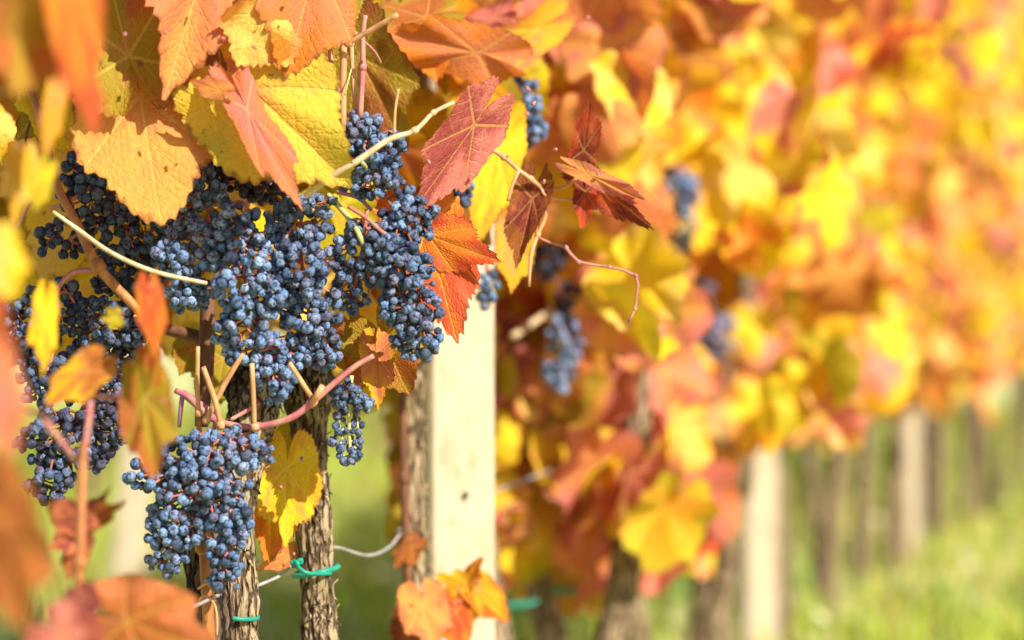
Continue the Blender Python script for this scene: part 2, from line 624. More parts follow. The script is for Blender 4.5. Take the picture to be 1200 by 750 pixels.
def grass():
    N = 52000
    d = 3.0 + 13 * rng.random(N) ** 1.25
    x = -3.4 + rng.random(N) * 8.6
    keep = (np.abs(x / d) < .34)
    d, x = d[keep], x[keep]
    n = len(d)
    rowx = np.interp(d, RD, RX)
    near = np.abs(x - rowx) < .22
    h = rng.uniform(.03, .115, n) * np.where(near, .8, 1.0)
    w_ = rng.uniform(.0035, .0075, n)
    th = rng.uniform(0, 6.28, n)
    lean = rng.uniform(.1, .8, n) * h
    la = rng.uniform(0, 6.28, n)
    cx, sx = np.cos(th) * w_, np.sin(th) * w_
    lx, ly = np.cos(la) * lean, np.sin(la) * lean
    v = np.empty((n, 5, 3))
    v[:, 0] = np.stack([x - cx, d - sx, np.zeros(n)], 1)
    v[:, 1] = np.stack([x + cx, d + sx, np.zeros(n)], 1)
    v[:, 2] = np.stack([x + cx * .8 + lx * .35, d + sx * .8 + ly * .35, h * .6], 1)
    v[:, 3] = np.stack([x - cx * .8 + lx * .35, d - sx * .8 + ly * .35, h * .6], 1)
    v[:, 4] = np.stack([x + lx, d + ly, h], 1)
    base = np.arange(n)[:, None] * 5
    quads = (base + np.array([0, 1, 2, 3])).tolist()
    tris = (base + np.array([3, 2, 4])).tolist()
    me = mesh_from('grass', v.reshape(-1, 3), quads + tris, M['grass'], False)
    pal = np.array([(.31, .40, .03), (.40, .43, .035), (.25, .37, .03), (.50, .44, .12), (.38, .38, .04), (.23, .36, .06)])
    nz = np.array([mnoise.noise((a * 1.3, b_ * 1.3, 3.1)) for a, b_ in zip(x, d)])
    pick = np.clip(((nz + .6) / 1.2 * 6 + rng.normal(0, 1.0, n)).astype(int), 0, 5)
    col = np.ones((n, 5, 4))
    col[:, :, :3] = pal[pick][:, None, :] * rng.uniform(.75, 1.2, (n, 1, 1))
    at = me.attributes.new('tint', 'FLOAT_COLOR', 'POINT')
    at.data.foreach_set('color', col.reshape(-1))
    g = link('grass', me, None, 'stuff')
    g['label'] = 'yellow green meadow grass beside and behind the vine row'


grass()

# ---------------------------------------------------------------- posts
POST_W = 0.0590


def post(x, d, top, yaw, label, tilt=0.0, width=POST_W, screw=None):
    t = thing('vineyard_post', label, 'post', (x, d, 0), 'pale posts along the vine rows')
    V, Fc = [], []
    hw = width / 2
    c = .06 * width
    prof = [(-hw + c, -hw), (hw - c, -hw), (hw, -hw + c), (hw, hw - c), (hw - c, hw), (-hw + c, hw), (-hw, hw - c), (-hw, -hw + c)]
    zs = np.linspace(-.15, top, 40)
    for z in zs:
        for i, (a, b_) in enumerate(prof):
            w1 = mnoise.noise((i * 3.1, z * 5, x * 7)) * .0012
            V.append((a * (1 + w1 * 10) + z * tilt, b_ * (1 + w1 * 10), z))
    n = len(prof)
    for j in range(len(zs) - 1):
        for i in range(n):
            Fc.append((j * n + i, j * n + (i + 1) % n, (j + 1) * n + (i + 1) % n, (j + 1) * n + i))
    Fc.append(tuple((len(zs) - 1) * n + i for i in range(n)))
    ob = link('shaft', mesh_from('shaft', V, Fc, M['post'], False), t)
    ob.rotation_euler.z = R(yaw)
    return t


p1 = post(-.0515, 2.12, 1.05, 18, 'broad pale post just beyond the grape bunches, red leaf over its top')
p1c = Vector((-.0515, 2.12, 0))
fn = Matrix.Rotation(R(18), 3, 'Z') @ Vector((0, -1, 0))
sc = P(520, 580, 2.09)
V, Fc = [], []
tube_geo(V, Fc, [Vector((0, 0, 0)), fn * .0035, fn * .006], [.0028, .0028, .0016], 10, 1)
so = link('screw', mesh_from('screw', V, Fc, M['dark_metal']), p1)
fp = p1c + fn * (POST_W / 2 - .0005) + (Matrix.Rotation(R(18), 3, 'Z') @ Vector((1, 0, 0))) * .002
so.location = Vector((fp.x, fp.y, sc.z)) - p1c
post(.425, 4.2, 1.5, 12, 'narrow cream post rising from the grass beyond the pink and olive leaves')
post(.985, 6.05, 1.7, 10, 'small blurred cream post with its foot in the grass, farther along the row')
post(-.845, 5.3, .87, 8, 'blurred pale leaning post seen behind the dark grapes and brown leaves', tilt=.085, width=.075)
post(.47, 4.55, .30, 20, 'short thin pale stake standing next to the narrow cream post', width=.030)

# ---------------------------------------------------------------- trunks
def trunk(name, vine, pts, rad, mat, seg=84, sub=22, amp=.20, seed=0.0, strips=0):
    def disp(t, th, i):
        q = (math.cos(th) * 2.6 + seed, math.sin(th) * 2.6, t * 5.0)
        a = mnoise.noise(q)
        q2 = (math.cos(th) * 6.5 + seed, math.sin(th) * 6.5, t * 13.0)
        c = mnoise.noise(q2)
        q3 = (math.cos(th) * 13 + seed, math.sin(th) * 13, t * 34.0)
        e = mnoise.noise(q3)
        q4 = (math.cos(th) * 7.5 + seed + 9 + a * .6, math.sin(th) * 7.5, t * 9.0)
        g = abs(mnoise.noise(q4))
        return 1 + amp * .8 * a + amp * .5 * (1 - abs(c) * 2.4) + amp * .5 * e - amp * 1.5 * max(0, .16 - g) * 4
    ob = tube(name, pts, rad, mat, vine, seg, sub, None, disp)
    if strips:
        r_ = np.random.default_rng(int(seed * 100) + 5)
        sp, sr = smooth_path(pts, rad, 12)
        loc = Vector(vine.location)
        for k in range(strips):                         # flakes of bark that lift off the trunk
            i0 = int(r_.integers(len(sp) // 4, len(sp) - 8))
            n_ = int(r_.integers(4, 8))
            th = r_.uniform(-2.3, .9)
            V, Fc = [], []
            wd = r_.uniform(.0012, .0034)
            for j in range(n_):
                q, rr = sp[i0 + j], sr[i0 + j]
                u = j / (n_ - 1)
                a2 = th + .12 * math.sin(j * 1.3 + k)
                out = Vector((math.cos(a2), math.sin(a2), 0))
                sd_ = Vector((-math.sin(a2), math.cos(a2), 0))
                lift = rr * 1.04 + .0045 * (2 * u - 1) ** 4 * r_.uniform(.3, 1.2)
                ww = wd * (1 - .75 * abs(2 * u - 1) ** 2)
                for (o1, s1) in ((0, -1), (.0011, -.6), (.0011, .6), (0, 1)):
                    V.append(tuple(q + out * (lift + o1) + sd_ * ww * s1 - loc))
            for j in range(n_ - 1):
                for c_ in range(4):
                    Fc.append((j * 4 + c_, j * 4 + (c_ + 1) % 4, j * 4 + 4 + (c_ + 1) % 4, j * 4 + 4 + c_))
            Fc += [(3, 2, 1, 0), tuple((n_ - 1) * 4 + c_ for c_ in range(4))]
            link('bark_strip', mesh_from('bark_strip', V, Fc, M[mat]), ob)
    return ob


def vine_thing(d, label, x=None, group='grapevines along the row'):
    return thing('grapevine', label, 'grapevine', (row_x(d) if x is None else x, d, 0), group)


def px_of(v):
    return 600 + v.x / v.y * F, 375 - (v.z - CAM_H) / v.y * F


def pw(px, d):
    return px * .5 * d / F


vA = vine_thing(1.70, 'gnarled grapevine with flaky bark behind the lowest blue grape bunch, lower green tie', x=-.18)
trunk('trunk', vA, [Vector((-.178, 1.70, -.05)), P(294, 1150, 1.71), P(288, 900, 1.71), P(284, 790, 1.71), P(279, 700, 1.71), P(277, 610, 1.72), P(285, 540, 1.74), P(298, 480, 1.76), P(306, 420, 1.77)],
      [pw(54, 1.7), pw(46, 1.7), pw(44, 1.7), pw(38, 1.7), pw(42, 1.7), pw(38, 1.7), pw(48, 1.7), pw(62, 1.7), pw(36, 1.7)], 'bark', seed=1.3, strips=26)
trunk('trunk_fork', vA, [P(262, 790, 1.695), P(250, 720, 1.69), P(236, 650, 1.70), P(232, 590, 1.705), P(238, 520, 1.72)], [pw(20, 1.7), pw(40, 1.7), pw(44, 1.7), pw(36, 1.7), pw(24, 1.7)], 'bark_dark', 30, 8, .24, 5.1)
ptube('cane', vA, [(246, 760, 1.674), (243, 700, 1.672), (240, 640, 1.672), (236, 590, 1.677), (234, 540, 1.685)], [14, 14, 15, 13, 11], 'cane', 10, 5, [2])

vB = vine_thing(1.79, 'upright brown grapevine whose bare trunk carries the upper green tie', x=-.135)
trunk('trunk', vB, [Vector((-.137, 1.79, -.05)), P(386, 1100, 1.79), P(379, 850, 1.79), P(374, 745, 1.79), P(371, 690, 1.79), P(368, 620, 1.79), P(365, 560, 1.79), P(362, 500, 1.79), P(358, 450, 1.79), P(345, 405, 1.80)],
      [pw(54, 1.8), pw(46, 1.8), pw(42, 1.8), pw(43, 1.8), pw(34, 1.8), pw(41, 1.8), pw(36, 1.8), pw(40, 1.8), pw(62, 1.8), pw(42, 1.8)], 'bark', seed=8.4, strips=26)
trunk('vine_head', vB, [P(272, 470, 1.77), P(300, 445, 1.765), P(335, 432, 1.77), P(370, 415, 1.78), P(395, 402, 1.79)], [pw(28, 1.77), pw(58, 1.77), pw(64, 1.77), pw(46, 1.77), pw(22, 1.77)], 'bark_dark', 40, 9, .30, 2.2)
ptube('arm', vB, [(170, 378, 1.78), (200, 387, 1.77), (225, 393, 1.765), (240, 400, 1.76)], [13, 14, 16, 18], 'cane_dark', 10, 5)
ptube('arm', vB, [(243, 330, 1.76), (243, 390, 1.75), (240, 440, 1.75), (236, 500, 1.75)], [16, 19, 20, 16], 'cane_dark', 10, 5)
ptube('arm', vB, [(416, 300, 1.76), (416, 350, 1.76), (413, 400, 1.765), (400, 430, 1.77)], [9, 11, 13, 15], 'cane_dark', 10, 5)

vC = vine_thing(2.03, 'slim brown grapevine standing against the edge of the broad pale post', x=-.082)
trunk('trunk', vC, [Vector((-.083, 2.03, -.05)), P(492, 1000, 2.03), P(489, 740, 2.03), P(487, 640, 2.03), P(484, 560, 2.03), P(483, 480, 2.03), P(487, 400, 2.03), P(480, 330, 2.05)],
      [pw(36, 2), pw(32, 2), pw(28, 2), pw(26, 2), pw(26, 2), pw(24, 2), pw(26, 2), pw(18, 2)], 'bark', 36, 12, seed=4.7, strips=16)
ptube('cane', vC, [(479, 900, 2.0), (479, 720, 2.0), (476, 640, 2.0), (474, 560, 2.0), (472, 480, 2.0), (474, 390, 2.0)], [12, 12, 12, 11, 10, 10], 'cane_dark', 8, 5, [2, 3])

vF = vine_thing(1.25, 'blurred grapevine closest to the lens, brown and pink leaves, bare orange shoot', x=-.31)
trunk('trunk', vF, [Vector((-.31, 1.25, -.05)), Vector((-.312, 1.25, .2)), Vector((-.318, 1.25, .45)), Vector((-.315, 1.26, .7)), Vector((-.30, 1.27, .86))], [.017, .015, .014, .015, .008], 'bark', 30, 10, seed=6.1)

# ---------------------------------------------------------------- hero leaves
mk = hero
# cluster of leaves over the bunches, sunlit
mk(vB, (164, 112, 1.637), (190, 262, 1.612), (.70, .25, .07), (.74, .33, .06), -10, 'peach leaf with yellow veins hanging over the dark grapes', seed=11, bendx=-.30, bendy=-.1, ripple=.03, widen=.72)
mk(vB, (150, 66, 1.628), (118, -70, 1.650), 'olive', 'rust', 10, 'olive brown leaf with dark spots, standing in for the shaded top of the peach leaf', seed=12, bendx=.3, ripple=.04, widen=.66)  # separate leaf; olive tone paints in the shaded upper part of the peach leaf
mk(vB, (110, 20, 1.72), (96, 150, 1.72), 'olive', 'brown', -10, seed=13, bendx=.4, widen=.7)
mk(vB, (246, -62, 1.625), (196, 108, 1.605), 'peach', 'salmon', -14, 'salmon and peach leaf with a torn pointed tip', seed=14, foldx=.10, bendx=-.35, ripple=.04, widen=.62)
mk(vB, (322, 14, 1.625), (276, 80, 1.605), 'pale', 'peach', -10, 'pale yellow crumpled leaf', seed=15, crumple=.06, widen=.78, bendx=.5, ripple=.08, teeth=.08)
mk(vB, (372, -52, 1.635), (336, 92, 1.62), 'salmon', 'orange', -12, 'salmon red leaf with puckered blade', seed=16, bendx=-.45, widen=.55, ripple=.04)
mk(vB, (292, 104, 1.625), (406, 210, 1.61), (.78, .50, .05), (.58, .43, .04), -6, 'yellow leaf turning green with veined blade', seed=17, bendx=-.45, bendy=-.3, ripple=.05, widen=.76)
mk(vB, (290, 128, 1.608), (356, 250, 1.590), 'pink', 'salmon', -18, 'narrow pink leaf lobe hanging to a point', seed=18, bendx=-.7, widen=.22, ripple=.03)
mk(vB, (258, 106, 1.602), (222, 96, 1.598), 'peach', 'salmon', -10, seed=19, bendx=-.5, widen=.48, bendy=-.4)
mk(vB, (350, 60, 1.70), (300, 130, 1.69), 'rust', 'olive', 0, seed=20, widen=.7)
mk(vB, (255, 40, 1.72), (262, 120, 1.70), 'brown', 'olive', 0, seed=21, widen=.7)
mk(vB, (282, 215, 1.735), (252, 262, 1.735), 'pale', 'peach', -10, seed=22, bendx=-.3, widen=.6)
mk(vB, (395, -14, 1.66), (414, 26, 1.65), 'green', 'lime', -20, 'small green leaf', seed=23, widen=1.0, bendx=.4)
mk(vB, (372, 190, 1.68), (395, 226, 1.70), 'yellow', 'lime', 0, seed=24, widen=.6)
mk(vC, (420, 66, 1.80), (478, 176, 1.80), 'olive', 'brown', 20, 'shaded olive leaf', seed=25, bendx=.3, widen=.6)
mk(vC, (500, 20, 1.86), (418, 44, 1.84), 'rust', 'olive', 20, seed=26, widen=.5)
# dark red leaf and orange leaf at the edge of the bunches
mk(vC, (556, 146, 1.705), (484, 246, 1.69), 'rose', 'pink', -30, 'dark rose red leaf', seed=27, bendx=.35, widen=.44, ripple=.02)
mk(vC, (500, 268, 1.715), (536, 404, 1.69), 'orange', 'red', -14, 'bright orange red toothed leaf', seed=29, bendx=-.45, widen=.46, ripple=.03, teeth=.075)
mk(vC, (502, 276, 1.712), (582, 306, 1.70), 'orange', 'red', -14, seed=30, bendx=-.4, widen=.5, teeth=.08)
# shaded leaf below the right bunch
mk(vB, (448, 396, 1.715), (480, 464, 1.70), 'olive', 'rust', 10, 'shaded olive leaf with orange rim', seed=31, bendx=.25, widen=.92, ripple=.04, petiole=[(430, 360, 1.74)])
mk(vB, (440, 414, 1.70), (443, 477, 1.665), 'salmon', 'gold', -10, 'folded leaf tip, orange and yellow', seed=32, widen=.36, bendx=.9, foldx=.2, teeth=.09)
mk(vB, (412, 395, 1.735), (416, 450, 1.73), 'rust', 'olive', 20, seed=33, widen=.6)
# leaves above the broad post
mk(vC, (560, 62, 1.86), (436, 38, 1.82), 'salmon', 'orange', -20, 'salmon leaf with a greyish blotch', seed=34, bendx=-.5, widen=.36, ripple=.05)
mk(vC, (500, 30, 1.88), (512, 98, 1.85), 'peach', 'orange', 0, seed=35, bendx=-.3, widen=.6)
mk(vC, (628, 34, 1.98), (548, 86, 1.94), 'gold', 'salmon', -20, seed=36, bendx=.8, foldx=.2, widen=.36)
mk(vC, (580, 20, 1.98), (528, 44, 1.97), 'pink', 'rose', -20, seed=37, widen=.4)
mk(vC, (612, -16, 2.25), (652, 72, 2.23), 'pink', 'salmon', -20, seed=38, widen=.32)
mk(vC, (584, 172, 1.88), (558, 288, 1.86), 'yellow', 'gold', -20, 'yellow leaf', seed=39, widen=.36, bendx=.8)
mk(vC, (606, 272, 1.92), (598, 348, 1.90), 'peach', 'gold', -10, seed=40, widen=.4)
mk(vC, (560, 100, 1.96), (590, 190, 1.94), 'gold', 'olive', 10, seed=41, widen=.6)
mk(vC, (624, 232, 1.79), (604, 314, 1.77), 'maroon', 'brown', 30, 'dark maroon rolled leaf', seed=42, widen=.42, bendx=1.8, petiole=[(632, 215, 1.79)])
mk(vC, (696, 214, 1.785), (766, 268, 1.76), 'red', 'maroon', 20, 'dark red curled leaf', seed=43, widen=.32, bendx=.9, teeth=.09, petiole=[(632, 217, 1.79), (650, 205, 1.785)], pm='cane_pale')
mk(vC, (684, 176, 1.780), (690, 118, 1.765), 'maroon', 'red', 16, 'dark maroon curled leaf lobe', seed=44, widen=.40, bendx=1.3, teeth=.10)
mk(vC, (688, 204, 1.768), (760, 236, 1.745), 'peach', 'pink', -20, 'folded pinkish leaf edge', seed=45, widen=.19, bendx=-.6, teeth=.06)
mk(vC, (686, 224, 1.78), (684, 268, 1.765), 'maroon', 'red', 10, seed=46, widen=.40, bendx=.8)
# yellow leaves in the light behind the bunches on the left
mk(vA, (118, 190, 1.80), (44, 330, 1.78), 'pale', 'yellow', -10, 'bright yellow sunlit leaf', seed=47, widen=.85, bendx=-.3)
mk(vA, (130, 290, 1.83), (108, 390, 1.82), 'yellow', 'pale', 10, seed=48, widen=.7)
mk(vA, (40, 330, 1.82), (20, 420, 1.80), 'yellow', 'gold', 0, seed=49, widen=.8)
mk(vA, (90, 80, 1.76), (20, 160, 1.73), 'green', 'olive', 10, seed=50, widen=.8)
mk(vA, (60, 120, 1.72), (95, 190, 1.70), 'gold', 'yellow', -20, seed=51, widen=.6)
mk(vA, (188, 350, 1.82), (180, 410, 1.80), 'gold', 'rust', 20, seed=52, widen=.35)
mk(vA, (225, 410, 1.80), (210, 440, 1.79), 'rust', 'olive', 0, seed=53, widen=.8)
mk(vA, (262, 420, 1.83), (252, 480, 1.81), 'olive', 'lime', 0, seed=54, widen=.7)
# yellow leaf between the two trunks
mk(vB, (336, 548, 1.755), (334, 640, 1.74), 'yellow', 'gold', -18, 'yellow leaf turning orange between the two trunks', seed=55, widen=.62, bendx=-.5)
mk(vB, (318, 580, 1.765), (316, 662, 1.75), 'gold', 'orange', -10, 'orange leaf between the two trunks', seed=56, widen=.5)
mk(vB, (322, 510, 1.80), (308, 560, 1.80), 'lime', 'yellow', 0, seed=57, widen=.7)
mk(vB, (340, 650, 1.79), (300, 668, 1.78), 'peach', 'salmon', 0, seed=66, widen=.4)
# sprigs at the foot of the pale post
mk(vC, (552, 690, 1.98), (508, 672, 1.97), 'gold', 'yellow', -10, seed=58, widen=.45)
mk(vC, (545, 688, 1.98), (566, 652, 1.97), 'gold', 'orange', -20, seed=59, widen=.36)
mk(vC, (560, 690, 1.98), (598, 732, 1.97), 'gold', 'orange', -20, seed=60, widen=.5)
mk(vC, (560, 694, 1.99), (552, 730, 1.98), 'yellow', 'gold', -10, seed=61, widen=.7)
mk(vC, (534, 716, 1.97), (536, 775, 1.95), 'red', 'orange', -20, seed=62, widen=.45)
mk(vC, (496, 708, 1.95), (510, 765, 1.93), 'peach', 'salmon', -10, seed=63, widen=.62)
mk(vC, (484, 640, 1.99), (462, 668, 1.98), 'rust', 'brown', 30, seed=64, widen=.6)
mk(vC, (480, 720, 1.99), (468, 770, 1.98), 'maroon', 'brown', 30, seed=65, widen=.6)

# blurred leaves of the closest vine
fk = dict(res=(110, 6))
mk(vF, (36, 5, 1.20), (16, 116, 1.18), 'olive', 'rust', -10, 'olive leaf with rusty red rim', seed=70, widen=.80, bendx=-.4, **fk)
mk(vF, (-40, -50, 1.15), (20, 40, 1.12), 'rust', 'olive', 0, seed=71, widen=.6, **fk)
mk(vF, (72, -70, 1.20), (104, 184, 1.17), 'orange', 'red', -24, 'hanging orange leaf seen nearly edge-on', seed=72, widen=.19, bendx=-.9, bendy=.1, **fk)
mk(vF, (66, 108, 1.30), (52, 188, 1.29), 'peach', 'gold', -10, seed=73, widen=.22, **fk)
mk(vF, (24, 198, 1.33), (18, 262, 1.31), 'gold', 'pale', 0, seed=74, widen=.34, **fk)
mk(vF, (52, 205, 1.34), (38, 250, 1.33), 'yellow', 'lime', -20, seed=75, widen=.34, **fk)
mk(vF, (-12, 290, 1.17), (16, 352, 1.15), 'pale', 'yellow', -10, 'bright yellow blurred leaf', seed=76, widen=.55, **fk)
mk(vF, (52, 366, 1.42), (48, 442, 1.40), 'yellow', 'gold', -20, seed=77, widen=.28, bendx=.6, **fk)
mk(vF, (104, 434, 1.40), (54, 478, 1.38), 'rust', 'gold', 22, 'brown and gold folded leaf', seed=78, widen=.48, bendx=-.5, **fk)
mk(vF, (136, 372, 1.46), (118, 374, 1.45), 'lime', 'olive', 0, seed=79, widen=.7, **fk)
mk(vF, (176, 352, 1.39), (182, 420, 1.37), 'red', 'orange', -10, 'small red leaf tip', seed=80, widen=.28, bendx=-.6, **fk)
mk(vF, (170, 466, 1.40), (182, 560, 1.375), 'olive', 'rust', 18, 'long olive brown hanging leaf', seed=81, widen=.42, bendx=-.35, ripple=.02, **fk)
mk(vF, (170, 470, 1.402), (180, 366, 1.39), 'olive', 'red', 10, seed=94, widen=.22, bendx=-.35, **fk)
mk(vF, (-14, 385, 1.08), (6, 480, 1.05), 'red', 'rust', 14, seed=82, widen=.3, **fk)
mk(vF, (-10, 440, 1.02), (16, 545, 1.00), 'pink', 'salmon', 0, 'pink blurred leaf', seed=83, widen=.36, **fk)
mk(vF, (-10, 610, 1.02), (36, 750, 1.0), 'brown', 'rust', 16, 'large rust brown leaf', seed=84, widen=.50, bendx=-.3, **fk)
mk(vF, (-40, 590, 1.02), (-10, 680, 1.0), 'rust', 'brown', 0, seed=85, widen=.7, **fk)
mk(vF, (92, 612, 1.40), (52, 588, 1.39), 'rose', 'salmon', -16, 'rose leaf', seed=86, widen=.55, **fk)
mk(vF, (90, 625, 1.41), (58, 642, 1.39), 'salmon', 'rose', -10, seed=87, widen=.6, **fk)
mk(vF, (94, 640, 1.41), (78, 682, 1.40), 'plum', 'rust', 20, seed=88, widen=.45, **fk)
mk(vF, (94, 616, 1.41), (150, 584, 1.40), 'maroon', 'rust', 20, 'dark maroon folded leaf', seed=89, widen=.26, bendx=.9, **fk)
mk(vF, (94, 612, 1.42), (128, 572, 1.41), 'maroon', 'plum', 20, seed=90, widen=.26, **fk)
mk(vF, (148, 728, 1.32), (256, 765, 1.30), 'rust', 'salmon', -6, 'large peach brown leaf with a blurred rim', seed=91, widen=.62, bendx=-.35, bendy=-.2, **fk)
mk(vF, (70, 745, 1.16), (120, 790, 1.15), 'pink', 'rose', 0, seed=92, widen=.8, **fk)
mk(vF, (96, 700, 1.28), (110, 730, 1.27), 'plum', 'maroon', 0, seed=93, widen=.7, **fk)

# ---------------------------------------------------------------- canes, shoots, stalks near the bunches
ptube('cane', vF, [(98, 520, 1.37), (95, 600, 1.36), (94, 660, 1.355), (92, 740, 1.35), (96, 900, 1.33)], [11, 11, 11, 12, 13], 'cane', 8, 4, [2])
ptube('leaf_stalk', vF, [(103, 412, 1.43), (106, 470, 1.41), (99, 530, 1.38)], 7, 'cane_pink')
ptube('leaf_stalk', vF, [(48, 488, 1.36), (70, 515, 1.37), (88, 540, 1.38)], 7, 'cane_pink')
ptube('leaf_stalk', vF, [(106, 462, 1.42), (130, 466, 1.42), (165, 467, 1.41)], 6, 'cane_pink')
ptube('leaf_stalk', vF, [(118, 408, 1.44), (108, 430, 1.43), (106, 465, 1.42)], 7, 'cane_pink')
ptube('leaf_stalk', vF, [(-20, 470, 1.15), (20, 478, 1.28), (60, 490, 1.38)], 7, 'cane_dark')
ptube('cane', vA, [(30, 90, 1.70), (48, 140, 1.69), (66, 215, 1.68), (90, 262, 1.67), (115, 312, 1.66), (155, 356, 1.655), (170, 372, 1.66)], [9, 9, 10, 11, 12, 11, 9], 'cane', 10, 5, [4])
ptube('tendril', vA, [(62, 248, 1.63), (90, 268, 1.63), (130, 296, 1.62), (180, 318, 1.62), (242, 332, 1.64)], [4, 5.5, 5.5, 5.5, 5], 'cane_straw', 8, 5)
ptube('cane', vA, [(120, 318, 1.67), (90, 318, 1.68), (72, 332, 1.68), (65, 350, 1.68), (72, 372, 1.69)], [7, 7, 6, 6, 5], 'cane_pink', 8, 5)
ptube('leaf_stalk', vA, [(68, 218, 1.69), (45, 220, 1.71), (20, 268, 1.72)], [6, 5, 5], 'cane_pink')
ptube('leaf_stalk', vA, [(60, 244, 1.70), (88, 232, 1.69), (130, 200, 1.70)], [5, 5, 5], 'rachis')
ptube('cane', vA, [(20, 100, 1.73), (42, 128, 1.72), (50, 160, 1.72)], [8, 8, 7], 'cane_dark')
ptube('tendril', vA, [(40, 130, 1.72), (30, 165, 1.71), (40, 182, 1.71)], 3, 'cane_dark')
ptube('leaf_stalk', vB, [(140, 210, 1.70), (152, 230, 1.69), (168, 256, 1.68)], [8, 8, 7], 'cane')
ptube('leaf_stalk', vB, [(238, 148, 1.67), (262, 142, 1.66), (280, 130, 1.64)], 6, 'cane')
# upright pale shoots above
ptube('cane', vB, [(386, 20, 1.66), (387, 60, 1.66), (391, 98, 1.655), (396, 106, 1.65)], [6, 6, 7, 7], 'cane_pink', 8, 4)
ptube('cane', vB, [(392, 24, 1.66), (402, 48, 1.655), (402, 95, 1.655), (402, 152, 1.66)], [7, 8, 8, 8], 'cane_pale', 8, 4, [1])
ptube('cane', vB, [(412, 50, 1.665), (414, 90, 1.665), (418, 135, 1.665)], [7, 7, 6], 'cane_pale', 8, 4, [0])
ptube('cane', vB, [(428, 18, 1.66), (425, 40, 1.66), (425, 78, 1.66), (422, 138, 1.66)], [6, 6.5, 7, 7], 'cane_pink', 8, 4, [2])
ptube('cane', vB, [(408, 51, 1.645), (430, 38, 1.64), (466, 17, 1.63)], [6, 6.5, 6], 'cane_pale', 8, 4, [0])
ptube('cane', vB, [(394, 26, 1.65), (405, 33, 1.65), (418, 40, 1.65)], [5, 5, 5], 'cane_pale')
ptube('cane', vB, [(370, 82, 1.63), (380, 95, 1.64), (396, 104, 1.645)], [4, 5, 5], 'cane_pale')
ptube('tendril', vB, [(412, 80, 1.66), (408, 95, 1.65), (404, 112, 1.65)], 2, 'green_shoot')
ptube('leaf_stalk', vB, [(378, 116, 1.66), (400, 130, 1.67), (420, 142, 1.68)], 5, 'cane_pink')
ptube('leaf_stalk', vB, [(425, 48, 1.68), (438, 60, 1.70), (446, 74, 1.72)], 4, 'cane_pink')
# long straw coloured twig across the bunches
ptube('cane', vB, [(358, 230, 1.63), (390, 206, 1.625), (420, 188, 1.62), (455, 164, 1.625), (486, 153, 1.63), (508, 132, 1.635), (532, 120, 1.64)], [8, 8, 8, 7, 6, 5, 5], 'cane_straw', 8, 4, [4, 5])
ptube('tendril', vB, [(462, 158, 1.63), (463, 130, 1.63), (467, 104, 1.63)], [4, 3.5, 4], 'cane_pale', 6, 4)
ptube('cane', vB, [(424, 190, 1.64), (435, 205, 1.66), (444, 225, 1.67)], 5, 'green_shoot')
ptube('cane', vB, [(384, 228, 1.665), (400, 245, 1.66), (414, 262, 1.655), (424, 282, 1.65), (432, 300, 1.66)], [6, 7, 7, 6, 5], 'green_shoot', 8, 4)
ptube('cane', vB, [(395, 225, 1.665), (420, 232, 1.665), (435, 246, 1.67)], 5, 'cane_mauve')
ptube('leaf_stalk', vB, [(408, 242, 1.65), (430, 256, 1.648), (448, 272, 1.648), (466, 284, 1.655)], 5, 'rachis')
# pink cut cane with stubs above the lowest bunch
ptube('cane', vA, [(206, 458, 1.665), (222, 466, 1.66), (240, 484, 1.655), (262, 496, 1.65), (300, 500, 1.645), (340, 490, 1.64), (365, 472, 1.64), (395, 446, 1.64), (418, 428, 1.64), (438, 417, 1.64)],
      [7, 8, 9, 8, 7.5, 8, 8, 7, 6.5, 6], 'cane_pink', 9, 4, [4, 6])
ptube('cane', vA, [(214, 460, 1.67), (235, 476, 1.665), (256, 490, 1.66)], [9, 11, 9], 'cane_mauve', 8, 4)
ptube('cane', vA, [(214, 462, 1.665), (212, 478, 1.665), (210, 500, 1.67)], [6, 6, 5], 'cane_mauve')
ptube('cane_stub', vA, [(233, 484, 1.65), (231, 450, 1.645), (232, 406, 1.64)], [6, 6, 5], 'cane_pale', 8, 3, [0])
ptube('cane_stub', vA, [(258, 498, 1.645), (252, 470, 1.64), (238, 430, 1.635)], [7, 7, 6], 'cane_pale', 8, 3, [0])
ptube('cane_stub', vA, [(242, 492, 1.65), (262, 452, 1.645), (286, 412, 1.64)], [7, 7, 6], 'cane_pale', 8, 3, [0])
ptube('cane_stub', vA, [(298, 500, 1.64), (297, 465, 1.635), (295, 426, 1.63)], [6, 6, 6], 'cane_pale', 8, 3, [0])
ptube('cane_stub', vA, [(368, 470, 1.64), (355, 450, 1.635), (339, 425, 1.63)], [6, 6, 6], 'cane_pale', 8, 3, [0])
ptube('cane_stub', vA, [(366, 472, 1.635), (378, 452, 1.63)], [7, 7], 'cane_pale', 8, 1)
ptube('cane_stub', vA, [(270, 492, 1.66), (288, 482, 1.665), (304, 472, 1.665)], [5, 5, 5], 'cane_pink')
ptube('cane_stub', vA, [(233, 490, 1.655), (234, 508, 1.655), (236, 520, 1.66)], [6, 6, 5], 'cane')
ptube('tendril', vA, [(232, 690, 1.655), (243, 684, 1.65), (250, 694, 1.65), (244, 704, 1.65), (234, 704, 1.655), (240, 698, 1.648), (250, 706, 1.648), (254, 722, 1.65), (254, 745, 1.655)], 3, 'cane_pale', 6, 5)
ptube('tendril', vA, [(240, 680, 1.652), (248, 690, 1.648), (252, 705, 1.65)], 2.5, 'cane_pale', 6, 4)
